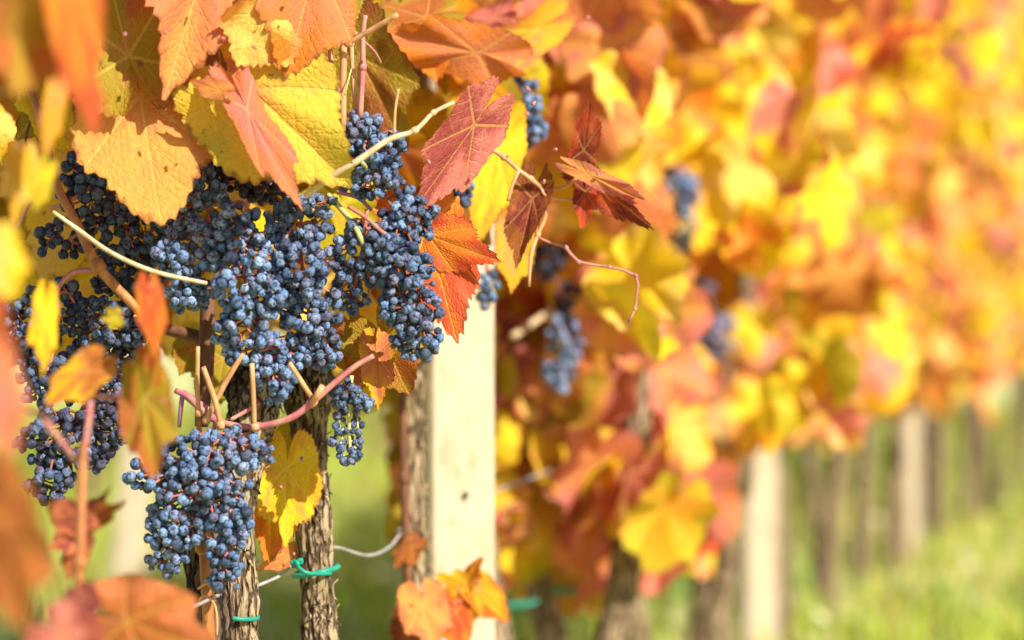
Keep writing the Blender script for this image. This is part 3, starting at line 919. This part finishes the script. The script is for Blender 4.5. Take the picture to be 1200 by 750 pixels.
# zigzag twigs with joints beside the dark red leaf
ptube('cane', vC, [(540, 154, 1.76), (562, 166, 1.77), (590, 184, 1.78), (606, 198, 1.785), (622, 210, 1.79), (634, 220, 1.79)], [5, 5, 5.5, 5, 5.5, 6], 'cane_pale', 8, 3, [2, 4])
ptube('cane', vC, [(608, 200, 1.785), (600, 218, 1.78), (595, 236, 1.78)], 4, 'cane_pale', 6, 3)
ptube('cane', vC, [(634, 220, 1.79), (648, 222, 1.79), (664, 218, 1.785), (676, 208, 1.78)], 4, 'cane_pale', 6, 3)
ptube('cane', vC, [(634, 220, 1.79), (640, 230, 1.785), (660, 234, 1.785), (682, 234, 1.78)], [4, 3, 3, 3], 'cane_pale', 6, 3)
ptube('cane', vC, [(636, 222, 1.79), (640, 250, 1.79), (630, 275, 1.79), (622, 300, 1.785), (620, 336, 1.785)], [6, 5, 5, 5, 3], 'cane_pale', 6, 3, [2])
ptube('cane', vC, [(630, 278, 1.79), (646, 285, 1.79), (663, 290, 1.785), (678, 307, 1.78), (714, 313, 1.775), (745, 323, 1.77), (746, 345, 1.77), (744, 362, 1.77), (736, 378, 1.77)], [3, 3, 4, 4, 3.5, 3.5, 2.5, 3, 2.5], 'cane_pink', 6, 2, [2, 3, 4, 5, 7])
ptube('cane', vC, [(600, 395, 2.4), (625, 378, 2.42), (650, 360, 2.45)], [9, 8, 7], 'cane_straw')
ptube('cane', vC, [(566, -20, 2.08), (567, 40, 2.08), (566, 110, 2.08)], 12, 'cane_straw')

# ---------------------------------------------------------------- grapes
def ico(sub):
    import bmesh
    bm = bmesh.new()
    bmesh.ops.create_icosphere(bm, subdivisions=sub, radius=1.0)
    v = np.array([q.co[:] for q in bm.verts])
    f = [[x.index for x in q.verts] for q in bm.faces]
    bm.free()
    return v, f


iv, ifc = ico(3)
iv2, ifc2 = ico(2)


def berry_mesh(seed, shrink, lo=False):
    v, f = (iv2, ifc2) if lo else (iv, ifc)
    out = []
    s = seed * 9.7
    for q in v:
        d = mnoise.noise((q[0] * 1.1 + s, q[1] * 1.1, q[2] * 1.1)) * (.06 + .16 * shrink)
        rdg = 1 - abs(mnoise.noise((q[0] * 2.3 + s, q[1] * 2.3 + 5, q[2] * 1.5)))
        d -= shrink * .22 * max(0, rdg - .66) * 3.4
        out.append(q * (1 + d) * np.array([1, 1, 1.06]))
    me = mesh_from('berry', out, f, M['berry'])
    return me


BER = [berry_mesh(i, .22 if i < 5 else (.8 if i < 9 else 1.5)) for i in range(12)]
BER_FAR = [berry_mesh(i + 20, .2, True) for i in range(3)]
GRP = 'dark grape bunches hanging from the vines'
BR = 6.3                                            # berry radius in photo pixels at the bunches


def bunch(label, lobes, axis, bloom=(.8, 1.1), purple=.1, shrivel=.3, far=False, mat='rachis', size=1.0, gap=1.66, seed=0, top=None):
    """lobes: (x, y, distance, rx, ry, count); axis: photo points the stalk runs along"""
    r_ = np.random.default_rng(500 + seed)
    root = P(*axis[0])
    if not far:
        tot = sum(l[5] for l in lobes)
        mul = min(1.38, 296 / tot)
        lobes = [(*l[:5], int(l[5] * mul)) for l in lobes]
        gap -= .10
    t = thing('grape_bunch', label, 'grape bunch', root, GRP)
    pts = []
    for (px, py, d, rx, ry, n) in lobes:
        k = d / F
        rz = min(rx, ry) * .75
        c = P(px, py, d)
        tries = 0
        got = 0
        while got < n and tries < n * 60:
            tries += 1
            u = r_.normal(0, 1, 3)
            u /= np.linalg.norm(u)
            u *= r_.uniform(.25, 1.0) ** .5
            if u[1] > .45:
                continue
            bulge = 1 + .42 * mnoise.noise((u[0] * 1.9 + seed * 3.3, u[2] * 1.9 + got * 0, px * .37))
            u *= bulge
            q = c + Vector((u[0] * rx * k, u[1] * rz * k, u[2] * ry * k))
            rad = BR * size * k * r_.choice([.58, .78, .95, 1.06, 1.18], p=[.12, .20, .28, .25, .15]) * (1 if not far else 1.1)
            ok = True
            for (o_, ro) in pts:
                if (o_ - q).length < (rad + ro) * gap / 2:
                    ok = False
                    break
            if ok:
                pts.append((q, rad))
                got += 1
    # stalk: main axis, side branches, one thin stalk to each berry
    V, Fc = [], []
    ax = [P(*a) for a in axis]
    axs, _ = smooth_path(ax, 1.0, 5)
    tube_geo(V, Fc, [q - root for q in ax], [.0016 * max(1, axis[0][2] / 1.7)] + [.0013] * (len(ax) - 1), 6, 5)
    todo = list(range(len(pts)))
    while todo:
        i0 = todo[0]
        near = sorted(todo, key=lambda j: (pts[j][0] - pts[i0][0]).length)[:6]
        for j in near:
            todo.remove(j)
        mean = sum((pts[j][0] for j in near), Vector()) / len(near)
        a = min(axs, key=lambda q: (q - mean).length + max(0, (mean.z - q.z)) * .6)
        node = a.lerp(mean, .62) + Vector((0, .002, .002))
        tube_geo(V, Fc, [a - root, a.lerp(node, .5) + Vector((0, 0, .002)) - root, node - root], [.0013, .0011, .0010], 5, 2, False)
        for j in near:
            q, rad = pts[j]
            e = q.lerp(node, min(.9, rad * .8 / max((q - node).length, 1e-4)))
            mid = (node + e) * .5 + Vector(r_.normal(0, .0008, 3))
            tube_geo(V, Fc, [node - root, mid - root, e - root], [.0008, .0007, .0010], 4, 1, False)
    link('stalk', mesh_from('stalk', V, Fc, M[mat]), t)
    for (q, rad) in pts:
        if far:
            me = BER_FAR[int(r_.integers(3))]
        else:
            z = r_.random()
            me = BER[int(r_.integers(5))] if z > shrivel else (BER[5 + int(r_.integers(4))] if z > shrivel * .3 else BER[9 + int(r_.integers(3))])
        bo = link('berry', me, t)
        sx = rad * r_.uniform(.94, 1.05)
        bo.location = q - root
        bo.rotation_euler = r_.uniform(-.5, .5, 3) + np.array([0, 0, r_.uniform(0, 6.28)])
        bo.scale = (sx, sx, rad)
        bb_, pp_ = r_.uniform(*bloom), r_.normal(purple, .12)
        kind_ = r_.random()
        if kind_ < .12:
            bb_ *= .3                                   # bloom rubbed off, nearly black
        elif kind_ < .30:
            pp_ += .45                                  # dusty mauve
        bo.color = (bb_, min(1, max(0, pp_)), 0, 1)
    return t


bunch('large shaded navy bunch behind the crossing orange cane, pale dusty berries among dark ones',
      [(118, 232, 1.70, 46, 44, 62), (165, 265, 1.70, 42, 48, 60), (150, 318, 1.71, 44, 38, 52), (95, 205, 1.70, 22, 24, 16)], [(150, 200, 1.70), (140, 250, 1.70), (150, 300, 1.71), (150, 345, 1.71)],
      (.1, .75), .05, .2, seed=1)  # low bloom on these dark bunches also paints in their shade
bunch('small dark side bunch of black berries against the yellow leaf',
      [(80, 278, 1.69, 36, 26, 20)], [(112, 262, 1.69), (95, 272, 1.69), (75, 285, 1.69)], (.05, .3), .05, .1, seed=2)
bunch('navy bunch at the picture edge below the curved red stalk',
      [(28, 388, 1.70, 40, 44, 62), (46, 440, 1.70, 26, 36, 32), (75, 362, 1.70, 26, 30, 24)], [(68, 345, 1.69), (45, 375, 1.70), (40, 420, 1.70), (48, 465, 1.70)], (.15, .7), .0, .15, seed=3)
bunch('dark bunch with dry red stalks behind the folded brown leaf',
      [(125, 385, 1.70, 46, 42, 62), (112, 440, 1.71, 46, 44, 66), (150, 430, 1.71, 18, 44, 26)], [(120, 350, 1.70), (122, 390, 1.70), (118, 440, 1.71), (110, 470, 1.71)], (.2, .85), .15, .4, mat='rachis_dry', seed=4)
bunch('drooping dark bunch ending in dusty shrivelled berries above the rose leaf',
      [(72, 515, 1.69, 50, 40, 70), (130, 490, 1.69, 32, 34, 36), (60, 562, 1.69, 30, 28, 30), (115, 535, 1.69, 18, 16, 8)], [(100, 470, 1.70), (88, 500, 1.69), (75, 540, 1.69), (60, 580, 1.69)], (.2, .8), .25, .55, mat='rachis_dry', seed=5)
bunch('purple black bunch in the shade under the yellow and pink leaves',
      [(290, 170, 1.70, 46, 34, 46), (305, 208, 1.705, 44, 36, 48), (262, 195, 1.70, 24, 36, 22), (262, 145, 1.70, 22, 22, 12)], [(285, 135, 1.70), (292, 165, 1.70), (305, 205, 1.70), (310, 240, 1.70)], (.0, .25), .55, .1, seed=6)  # purple skins with little bloom, leaf shade painted into the tone
bunch('steel blue sunlit bunch with shoulder beside the peach leaf tip',
      [(222, 238, 1.675, 36, 44, 54), (226, 296, 1.665, 38, 42, 60), (218, 342, 1.665, 26, 22, 22)], [(240, 205, 1.68), (228, 245, 1.67), (225, 300, 1.66), (220, 350, 1.665)], (.95, 1.35), .02, .35, seed=7, gap=1.55)
bunch('big sunlit blue central bunch above the gnarled trunk head',
      [(282, 275, 1.655, 40, 40, 62), (290, 335, 1.645, 46, 46, 84), (285, 392, 1.65, 36, 36, 50), (320, 440, 1.655, 26, 34, 32), (345, 410, 1.66, 18, 22, 14)],
      [(290, 240, 1.66), (285, 290, 1.65), (290, 350, 1.645), (300, 400, 1.65), (322, 460, 1.655)], (.95, 1.4), .02, .4, seed=8, gap=1.55)
bunch('dusky blue bunch below the long pink leaf point',
      [(350, 258, 1.66, 38, 34, 48), (352, 312, 1.655, 40, 42, 64), (362, 365, 1.66, 34, 36, 44), (378, 412, 1.665, 26, 20, 20)], [(362, 225, 1.67), (352, 265, 1.66), (355, 320, 1.655), (365, 380, 1.66), (380, 420, 1.665)], (.6, 1.1), .05, .4, seed=9, gap=1.57)
bunch('blue bunch shoulder hanging from the upright pale shoots over the straw twig',
      [(425, 160, 1.665, 26, 26, 30), (440, 205, 1.66, 34, 32, 42), (455, 172, 1.665, 20, 18, 14), (408, 205, 1.675, 18, 18, 12)], [(410, 140, 1.67), (425, 160, 1.665), (440, 200, 1.66), (448, 230, 1.66)], (.8, 1.2), .02, .25, seed=10)
bunch('blue bunch of wrinkled berries with red stalks tucked between central and orange leaf bunches',
      [(418, 300, 1.665, 34, 38, 48), (408, 340, 1.675, 22, 30, 20), (452, 290, 1.655, 26, 30, 30)], [(430, 245, 1.66), (425, 290, 1.66), (415, 340, 1.67)], (.7, 1.1), .05, .5, seed=11)
bunch('long wrinkled blue bunch beside the bright orange red leaf',
      [(480, 255, 1.66, 30, 30, 34), (470, 312, 1.655, 40, 38, 54), (478, 360, 1.655, 36, 32, 44), (490, 398, 1.66, 28, 24, 26)], [(455, 235, 1.66), (470, 270, 1.66), (475, 330, 1.655), (492, 415, 1.66)], (.55, 1.05), .08, .75, mat='rachis_dry', seed=12)
bunch('lowest big blue bunch of plump berries in front of the flaky bark',
      [(255, 528, 1.645, 66, 28, 62), (235, 570, 1.64, 62, 30, 64), (192, 558, 1.655, 44, 22, 30), (205, 615, 1.645, 34, 32, 44), (195, 655, 1.65, 26, 22, 20), (255, 600, 1.645, 24, 26, 20)],
      [(252, 495, 1.65), (245, 530, 1.64), (225, 580, 1.64), (205, 620, 1.645), (192, 670, 1.65)], (.8, 1.2), .0, .12, seed=13)
bunch('narrow blue tail of berries against the flaky trunk bark',
      [(272, 612, 1.640, 18, 28, 20), (264, 655, 1.642, 20, 30, 22), (286, 615, 1.645, 10, 20, 7), (255, 680, 1.645, 12, 14, 5)], [(268, 570, 1.645), (270, 610, 1.64), (264, 650, 1.642), (258, 690, 1.645)], (.8, 1.2), .0, .15, seed=14)
bunch('thin half-bare bunch with green stalk hanging alone over blurred grass',
      [(405, 462, 1.66, 17, 18, 14), (422, 470, 1.66, 14, 14, 8), (418, 505, 1.665, 9, 22, 9), (398, 510, 1.665, 10, 30, 8), (412, 535, 1.665, 15, 12, 7)], [(412, 440, 1.66), (410, 470, 1.66), (409, 505, 1.663), (412, 542, 1.665)], (.4, 1.0), .15, .4, mat='green_shoot', seed=15, size=.88)
# farther bunches, softer and smaller
bunch('dark little bunch behind the upright pale shoots', [(432, 90, 1.83, 20, 42, 26)], [(425, 50, 1.83), (430, 90, 1.83), (436, 130, 1.83)], (.1, .5), .1, .2, seed=16)
bunch('pale blue blurred bunch beneath the gold folded leaf', [(605, 125, 2.02, 28, 46, 30), (625, 150, 2.02, 14, 22, 10)], [(600, 70, 2.02), (606, 120, 2.02), (620, 165, 2.02)], (1.0, 1.4), .05, .3, seed=17, size=1.1)
bunch('small dark bunch next to the rose red leaf', [(538, 228, 1.84, 15, 28, 15)], [(545, 190, 1.84), (540, 220, 1.84), (536, 250, 1.84)], (.3, .8), .05, .2, seed=18, size=1.05)
bunch('few pale berries dangling by the orange red leaf tip', [(572, 338, 1.98, 9, 26, 7)], [(570, 305, 1.98), (572, 335, 1.98), (574, 360, 1.98)], (.8, 1.1), .05, .2, seed=19, size=1.1)
bunch('blurred blue grey bunch hanging beyond the dark red curled leaf', [(792, 228, 2.85, 30, 32, 40), (794, 268, 2.85, 20, 26, 22)], [(795, 192, 2.85), (793, 235, 2.85), (792, 292, 2.85)], (1.1, 1.5), .1, .3, True, seed=20, size=1.0)
bunch('blurred greyish mauve bunch slanting above the narrow cream post', [(815, 355, 3.05, 20, 30, 24), (838, 395, 3.05, 26, 26, 28)], [(806, 320, 3.05), (822, 365, 3.05), (850, 420, 3.05)], (.9, 1.2), .6, .5, True, seed=21, size=.95, mat='rachis_dry')
bunch('blurred grey bunch beside pink leaves past the broad post', [(660, 398, 2.42, 22, 28, 26), (654, 436, 2.42, 18, 20, 16)], [(664, 368, 2.42), (658, 410, 2.42), (652, 455, 2.42)], (1.1, 1.5), .3, .4, True, seed=22, mat='rachis_dry')
bunch('blurred black bunch in shade under the zigzag twigs', [(640, 305, 2.40, 20, 22, 18), (664, 350, 2.45, 18, 26, 18)], [(640, 280, 2.4), (650, 325, 2.42), (668, 372, 2.45)], (.0, .25), .2, .2, True, seed=23)
bunch('blurred dark bunch shrunken between olive leaves near the stake', [(846, 490, 3.8, 12, 32, 16)], [(848, 450, 3.8), (846, 490, 3.8), (845, 520, 3.8)], (.3, .6), .4, .5, True, seed=24)

# ---------------------------------------------------------------- wire and ties
wt = thing('trellis_wire', 'grey sagging trellis wire tied to the trunks above the grass', 'wire', (0, 0, 0))
wp = [Vector((-.30, .9, .40)), P(225, 712, 1.60), P(268, 697, 1.735), P(300, 687, 1.745), P(330, 674, 1.755), P(342, 664, 1.757), P(358, 650, 1.832), P(390, 641, 1.835), P(430, 651, 1.9), P(455, 642, 1.96), P(470, 625, 2.0), P(488, 612, 2.075)]
for d in (2.6, 3.1, 3.6, 4.15, 4.8, 5.4, 6.0, 7.0, 8.0, 9.5, 11, 13):
    wp.append(Vector((row_x(d), d, .43 + .015 * math.sin(d * 3))))
tube('strand', wp, .0013, 'wire', wt, 8, 5)


def tie(label, c, rx, ry, tail, wide=5.5, rise=0):
    k = c[2] / F
    t = thing('plant_tie', label, 'plant tie', P(*c), 'green ties round the trunks')
    pts = []
    for i in range(15):
        a = -1.2 + 2 * math.pi * i / 14
        pts.append(P(*c) + Vector((math.sin(a) * rx * k, -math.cos(a) * ry * k, -math.sin(a) * rise * k)))
    tube('loop', pts, wide * .5 * k, 'tie', t, 8, 3)
    if tail:
        kn = P(*tail[0])
        V, Fc = [], []
        for j in range(4):
            a = Vector(rng.normal(0, 1, 3)).normalized() * .0035
            tube_geo(V, Fc, [kn + a - P(*c), kn - a * .3 + Vector(rng.normal(0, .0015, 3)) - P(*c), kn - a - P(*c)], [.0012, .0022, .0012], 7, 3)
        link('knot', mesh_from('knot', V, Fc, M['tie']), t)
        ptube('tail', t, tail, wide * .8, 'tie', 7, 3)


tie('green tie around the flaky trunk just below the grape tail', (276, 721, 1.71), 26, 30, None, 5.5, 3)
tie('green knotted tie around the upright bare trunk', (370, 669, 1.79), 26, 32, [(346, 660, 1.745), (352, 667, 1.742), (362, 672, 1.742), (388, 672, 1.755)], 6.5, -5)
tie('blurred green tie past the broad post, on a stake', (612, 708, 2.5), 17, 20, None, 4.2, -4)
tie('blurred green tie past the broad post, on a leaning trunk', (662, 692, 2.7), 19, 22, None, 4.2, 0)

# ---------------------------------------------------------------- vines along the row
PAL = ['yellow', 'gold', 'orange', 'salmon', 'pink', 'peach', 'olive', 'lime', 'red', 'maroon', 'rust', 'pale']


def pick(pos, warm=0.0):
    n = mnoise.noise((pos.x * 3.1 + 4, pos.y * 1.9, pos.z * 3.3))
    w_ = np.array([.24, .13, .05, .13, .14, .11, .07, .07, .055, .03, .04, .12])
    if n > .15:
        w_ = w_ * np.array([.8, .7, 1.0, 1.5, 1.8, 1.4, .6, .5, 1.7, 1.4, 1.0, .9])
    elif n < -.15:
        w_ = w_ * np.array([1.7, 1.5, .8, .5, .4, .8, 1.5, 1.6, .4, .4, .8, 1.2])
    if pos.y > 6:
        w_ = w_ * np.array([1.0, .5, .3, 1, 1.6, 1.6, .9, 1.0, .6, .8, .5, 3.0])
    elif pos.y < 4.1 and pos.z < .56:
        w_ = w_ * np.array([.9, .7, .4, 1.5, 2.6, 1.2, 2.0, 1.5, .6, 1.6, .8, .9])
    elif 3.2 < pos.y < 5.2 and pos.z < .80:
        w_ = w_ * np.array([1.0, .8, .6, 1.3, 1.8, 1.3, 1.0, 1.0, 1.8, 1.2, .8, 1.2])
    elif pos.y < 2.9:
        w_ = w_ * np.array([2.0, 1.2, .7, .8, .8, 1.2, .8, 1, .6, .6, .5, 1.5])
    a = PAL[rng.choice(12, p=w_ / w_.sum())]
    bb = PAL[rng.choice(12, p=w_ / w_.sum())]
    return a, bb


# farther grape bunches hang clear of the leaves on the sunny side
BUNCH_CLEAR = [(725, 860, 160, 325, 2.9), (765, 895, 300, 445, 3.1), (600, 715, 350, 475, 2.45), (600, 705, 270, 400, 2.45), (815, 880, 430, 530, 3.85)]


def clear(px, py, d):
    if d < 9 and 285 < px < 480 and 452 < py < 780:
        return False
    if px < 300 and py > 420 and d < 5:
        return False
    if d < 2.35 and 470 < px < 592 and py > 318:
        return False
    if d < 4.3 and 826 < px < 940 and py > 500:
        return False
    if d < 5.6 and px > 935 and py > 515 + 30 * max(0, (1000 - px) / 65):
        return False
    if d < 6.1 and 1015 < px < 1108 and py > 478:
        return False
    if d < 2.55 and px > 590:
        return False
    for (x0, x1, y0, y1, dd) in BUNCH_CLEAR:
        if d < dd and x0 < px < x1 and y0 < py < y1:
            return False
    return True


LOWD = [0, 2.3, 3.0, 3.9, 4.3, 5.0, 6.0, 7.0, 8.6, 12]
LOWZ = [.5, .36, .29, .26, .31, .34, .40, .45, .54, .60]


def shades_post(pos):
    for (x, y, z0, z1) in ((.425, 4.2, .22, .58), (.985, 6.05, .0, .50), (-.845, 5.3, .1, .62)):
        for z in np.linspace(z0, z1, 7):
            v = pos - Vector((x, y, z))
            t = v.dot(SUN_DIR)
            if 0 < t < 2.4 and (v - SUN_DIR * t).length < .085:
                return True
    return False


def fill(vine, d0, d1, n, sz=(.052, .078), zmax=2.1, mid=False):
    k = 0
    tries = 0
    while k < n and tries < n * 14:
        tries += 1
        d = rng.uniform(d0, d1)
        x = row_x(d) + rng.normal(.0, .12)
        lo = np.interp(d, LOWD, LOWZ) + (.07 if d < 4 else .13) * mnoise.noise((d * 4.0, 1.7, 0)) + .05 * rng.random()
        top = min(zmax, CAM_H + 375 / F * d + .13)
        z = lo + (top - lo) * rng.random() ** 1.1
        pos = Vector((x, d, z))
        px, py = px_of(pos)
        if not clear(px, py, d):
            continue
        if shades_post(pos):
            continue
        row_leaf(vine, pos, rng.uniform(*sz), *pick(pos), mid=mid)
        k += 1


FARV = [
    (2.42, 'blurred grapevine with pink leaves just past the broad pale post, tie on its stake', 150),
    (2.72, 'blurred grapevine with a greenish leaning trunk and green tie, past the broad post', 170),
    (3.10, 'blurred grapevine with large salmon leaves halfway between broad and narrow posts', 190),
    (3.50, 'blurred grapevine with olive lower leaves, the second one before the narrow cream post', 190),
    (3.70, 'blurred grapevine next before the narrow cream post, yellow leaves around the stake', 180),
    (4.42, 'blurred grapevine first after the narrow cream post, grey brown trunk in grass', 190),
    (4.85, 'blurred grapevine second after the narrow cream post, olive leaves low down', 190),
    (5.30, 'blurred grapevine midway from the narrow cream post to the small far post', 190),
    (5.75, 'blurred grapevine last before the small far cream post', 190),
    (6.45, 'blurred grapevine first after the small far cream post, pinkish trunk', 200),
    (6.95, 'blurred grapevine second after the small far cream post, grey trunk', 200),
    (7.40, 'blurred grapevine third after the small far post, dark trunk by open grass', 200),
    (8.30, 'blurred distant grapevine with gold leaves past the dark trunk by open grass', 230),
    (9.40, 'blurred distant grapevine near the far end of the row', 260),
    (10.8, 'blurred grapevine farthest along the row', 260),
]
edges = [2.5] + [(FARV[i][0] + FARV[i + 1][0]) / 2 for i in range(len(FARV) - 1)] + [12.2]
for i, (d, lab, n) in enumerate(FARV):
    v = vine_thing(d, lab)
    x = row_x(d)
    lean = rng.normal(0, .05)
    h = float(np.interp(d, LOWD, LOWZ)) + .35
    trunk('trunk', v, [Vector((x, d, -.05)), Vector((x + lean * .2, d, .15)), Vector((x + lean * .7, d, .34)), Vector((x + lean, d, .52)), Vector((x + lean * .6, d + .03, h + .1))],
          [q * (.72 if i < 5 else .78) for q in (.030, .025, .023, .025, .014)], 'bark' if i != 11 else 'bark_dark', 18, 5, seed=i * 3.0)
    if (i % 2 == 0 and i != 4) or i > 8:
        x2, d2 = x + rng.normal(.02, .02), d + rng.uniform(.12, .2)
        trunk('trunk', v, [Vector((x2, d2, -.05)), Vector((x2 - lean * .5, d2, .2)), Vector((x2 - lean, d2 - .02, .42)), Vector((x2 - lean, d2 - .05, h + .1))],
              [.020, .016, .017, .010], 'bark', 14, 5, seed=i * 3.0 + 1)
    for s in range(3):
        a = Vector((x + lean, d, .5))
        pts = [a]
        for q in range(4):
            a = a + Vector((rng.normal(.0, .03), rng.normal(.0, .07), rng.uniform(.18, .34)))
            pts.append(a)
        tube('cane', pts, [.006, .005, .005, .004, .003], 'cane', v, 6, 3)
    fill(v, edges[i], edges[i + 1], n, sz=(.056, .080) if d < 4 else (.050, .074), mid=(d < 2.6))

# leaves of the near vines behind the sunlit ones
def backdrop(vine, n, x0, x1, y0, y1, d0, d1, pal):
    for _ in range(n):
        px, py, d = rng.uniform(x0, x1), rng.uniform(y0, y1), rng.uniform(d0, d1)
        if not clear(px, py, d):
            continue
        a, bb = pal[int(rng.integers(len(pal)))], pal[int(rng.integers(len(pal)))]
        row_leaf(vine, P(px, py, d), rng.uniform(.048, .07), a, bb, mid=True)


backdrop(vA, 60, -60, 200, -60, 330, 1.84, 2.15, ['yellow', 'gold', 'pale', 'olive', 'gold', 'pale'])
backdrop(vB, 60, 180, 420, -70, 300, 1.84, 2.2, ['olive', 'gold', 'brown', 'yellow', 'rust', 'lime'])
backdrop(vC, 70, 400, 620, -70, 290, 1.95, 2.3, ['olive', 'gold', 'orange', 'yellow', 'rust', 'salmon', 'brown', 'peach'])
sunny = [c for c in COL.objects if c.name.startswith('grapevine') and abs(c.location.y - 2.42) < .01][0]
for _ in range(64):
    px, py, d = rng.uniform(596, 770), rng.uniform(-40, 400), rng.uniform(2.22, 2.5)
    if any(x0 < px < x1 and y0 < py < y1 for (x0, x1, y0, y1, dd) in BUNCH_CLEAR) or (px < 716 and py > 270):
        continue
    a, bb = [('yellow', 'pale'), ('pale', 'gold'), ('yellow', 'gold'), ('gold', 'peach'), ('peach', 'pink'), ('yellow', 'lime'), ('salmon', 'peach')][int(rng.integers(7))]
    row_leaf(sunny, P(px, py, d), rng.uniform(.05, .075), a, bb, mid=True)
backdrop(vA, 10, -40, 60, 300, 420, 1.86, 2.0, ['gold', 'pale', 'yellow'])
backdrop(vB, 12, 220, 470, 300, 400, 1.95, 2.2, ['olive', 'gold', 'brown', 'pale'])

# ---------------------------------------------------------------- neighbouring row behind
R2 = [(-1.42, 6.1), (-1.22, 7.0), (-1.02, 7.9), (-.80, 8.9), (-.55, 10.0), (-.25, 11.2), (.10, 12.6), (.6, 14.4)]
R2L = ['seen beyond the leaning pale post', 'first past the leaning pale post', 'behind the lowest grape bunch', 'behind the gap between the two tied trunks',
       'behind the half-bare bunch', 'behind the slim trunk at the post', 'hidden mostly by the broad post', 'at the end of the next row']
for i, (x, d) in enumerate(R2):
    v = vine_thing(d, 'pale blurred grapevine of the next row, ' + R2L[i], x=x, group='grapevines of the next row')
    trunk('trunk', v, [Vector((x, d, -.05)), Vector((x + .01, d, .2)), Vector((x + .02, d, .5)), Vector((x, d, .8))], [.026, .02, .02, .014], 'bark', 14, 4, seed=i * 2.0)
    for _ in range(110):
        pos = Vector((x + rng.normal(0, .33), d + rng.normal(0, .2), .52 + 1.3 * rng.random()))
        row_leaf(v, pos, rng.uniform(.06, .085), *pick(pos))

# ---------------------------------------------------------------- pale wildflowers in the grass
def flower_meshes():
    V, Fc = [], []
    for k in range(8):
        a = k * math.pi / 4
        ca, sa = math.cos(a), math.sin(a)
        for (r, w_, z) in ((.003, .002, 0), (.010, .0045, .002), (.015, .002, .001)):
            V += [(ca * r - sa * w_, sa * r + ca * w_, z), (ca * r + sa * w_, sa * r - ca * w_, z)]
        b0 = k * 6
        Fc += [(b0, b0 + 1, b0 + 3, b0 + 2), (b0 + 2, b0 + 3, b0 + 5, b0 + 4)]
    pet = mesh_from('petals', V, Fc, M['petal'])
    V, Fc = [], []
    tube_geo(V, Fc, [Vector((0, 0, -.001)), Vector((0, 0, .003)), Vector((0, 0, .0045))], [.004, .004, .002], 8, 1)
    eye = mesh_from('flower_eye', V, Fc, M['eye'])
    V, Fc = [], []
    tube_geo(V, Fc, [Vector((0, 0, 0)), Vector((.006, .003, .07)), Vector((0, 0, .15))], [.0014, .0012, .001], 5, 3)
    return pet, eye, mesh_from('flower_stem', V, Fc, M['grass'])


fp_, fe_, fs_ = flower_meshes()
at = fs_.attributes.new('tint', 'FLOAT_COLOR', 'POINT')
at.data.foreach_set('color', [.2, .3, .05, 1] * len(fs_.vertices))
FL = [(1105, 602, .1, 'nearest the foot of the small far post'), (1152, 575, .09, 'farthest off at the upper rim of the open grass'), (1188, 600, .1, 'beside the picture edge below the far dark trunk'),
      (1128, 645, .13, 'midway down the open grass, paired with a slightly lower one'), (1150, 662, .12, 'just below its pair midway down the open grass'), (1180, 700, .14, 'low in the open grass near its outer edge'),
      (1110, 725, .15, 'lowest in the open grass below the small far post'), (1030, 625, .1, 'between the narrow post and the small far post, upper one'), (1012, 690, .14, 'between the narrow post and the small far post, lower one'),
      (962, 655, .12, 'close to the grey trunk next to the narrow cream post'), (950, 722, .15, 'low down beside the narrow cream post'), (432, 562, .1, 'seen in the gap between the tied trunk and the slim trunk')]
for (px, py, ht, where) in FL:
    for q in range(1):
        hh = ht * rng.uniform(.7, 1.1)
        d = (CAM_H - hh) * F / (py + rng.normal(0, 8) - 375)
        x = (px + rng.normal(0, 12) - 600) / F * d
        t = thing('wildflower', 'whitish wildflower ' + where, 'flower', (x, d, 0), 'white wildflowers in the grass')
        st = link('stem', fs_, t)
        st.scale = (1, 1, hh / .15)
        hd = link('petals', fp_, t)
        hd.location = (0, 0, hh)
        hd.rotation_euler = (rng.uniform(.2, .9), rng.uniform(-.3, .5), rng.uniform(0, 6))
        e = link('flower_eye', fe_, t)
        e.location = (0, 0, hh)
        e.rotation_euler = hd.rotation_euler
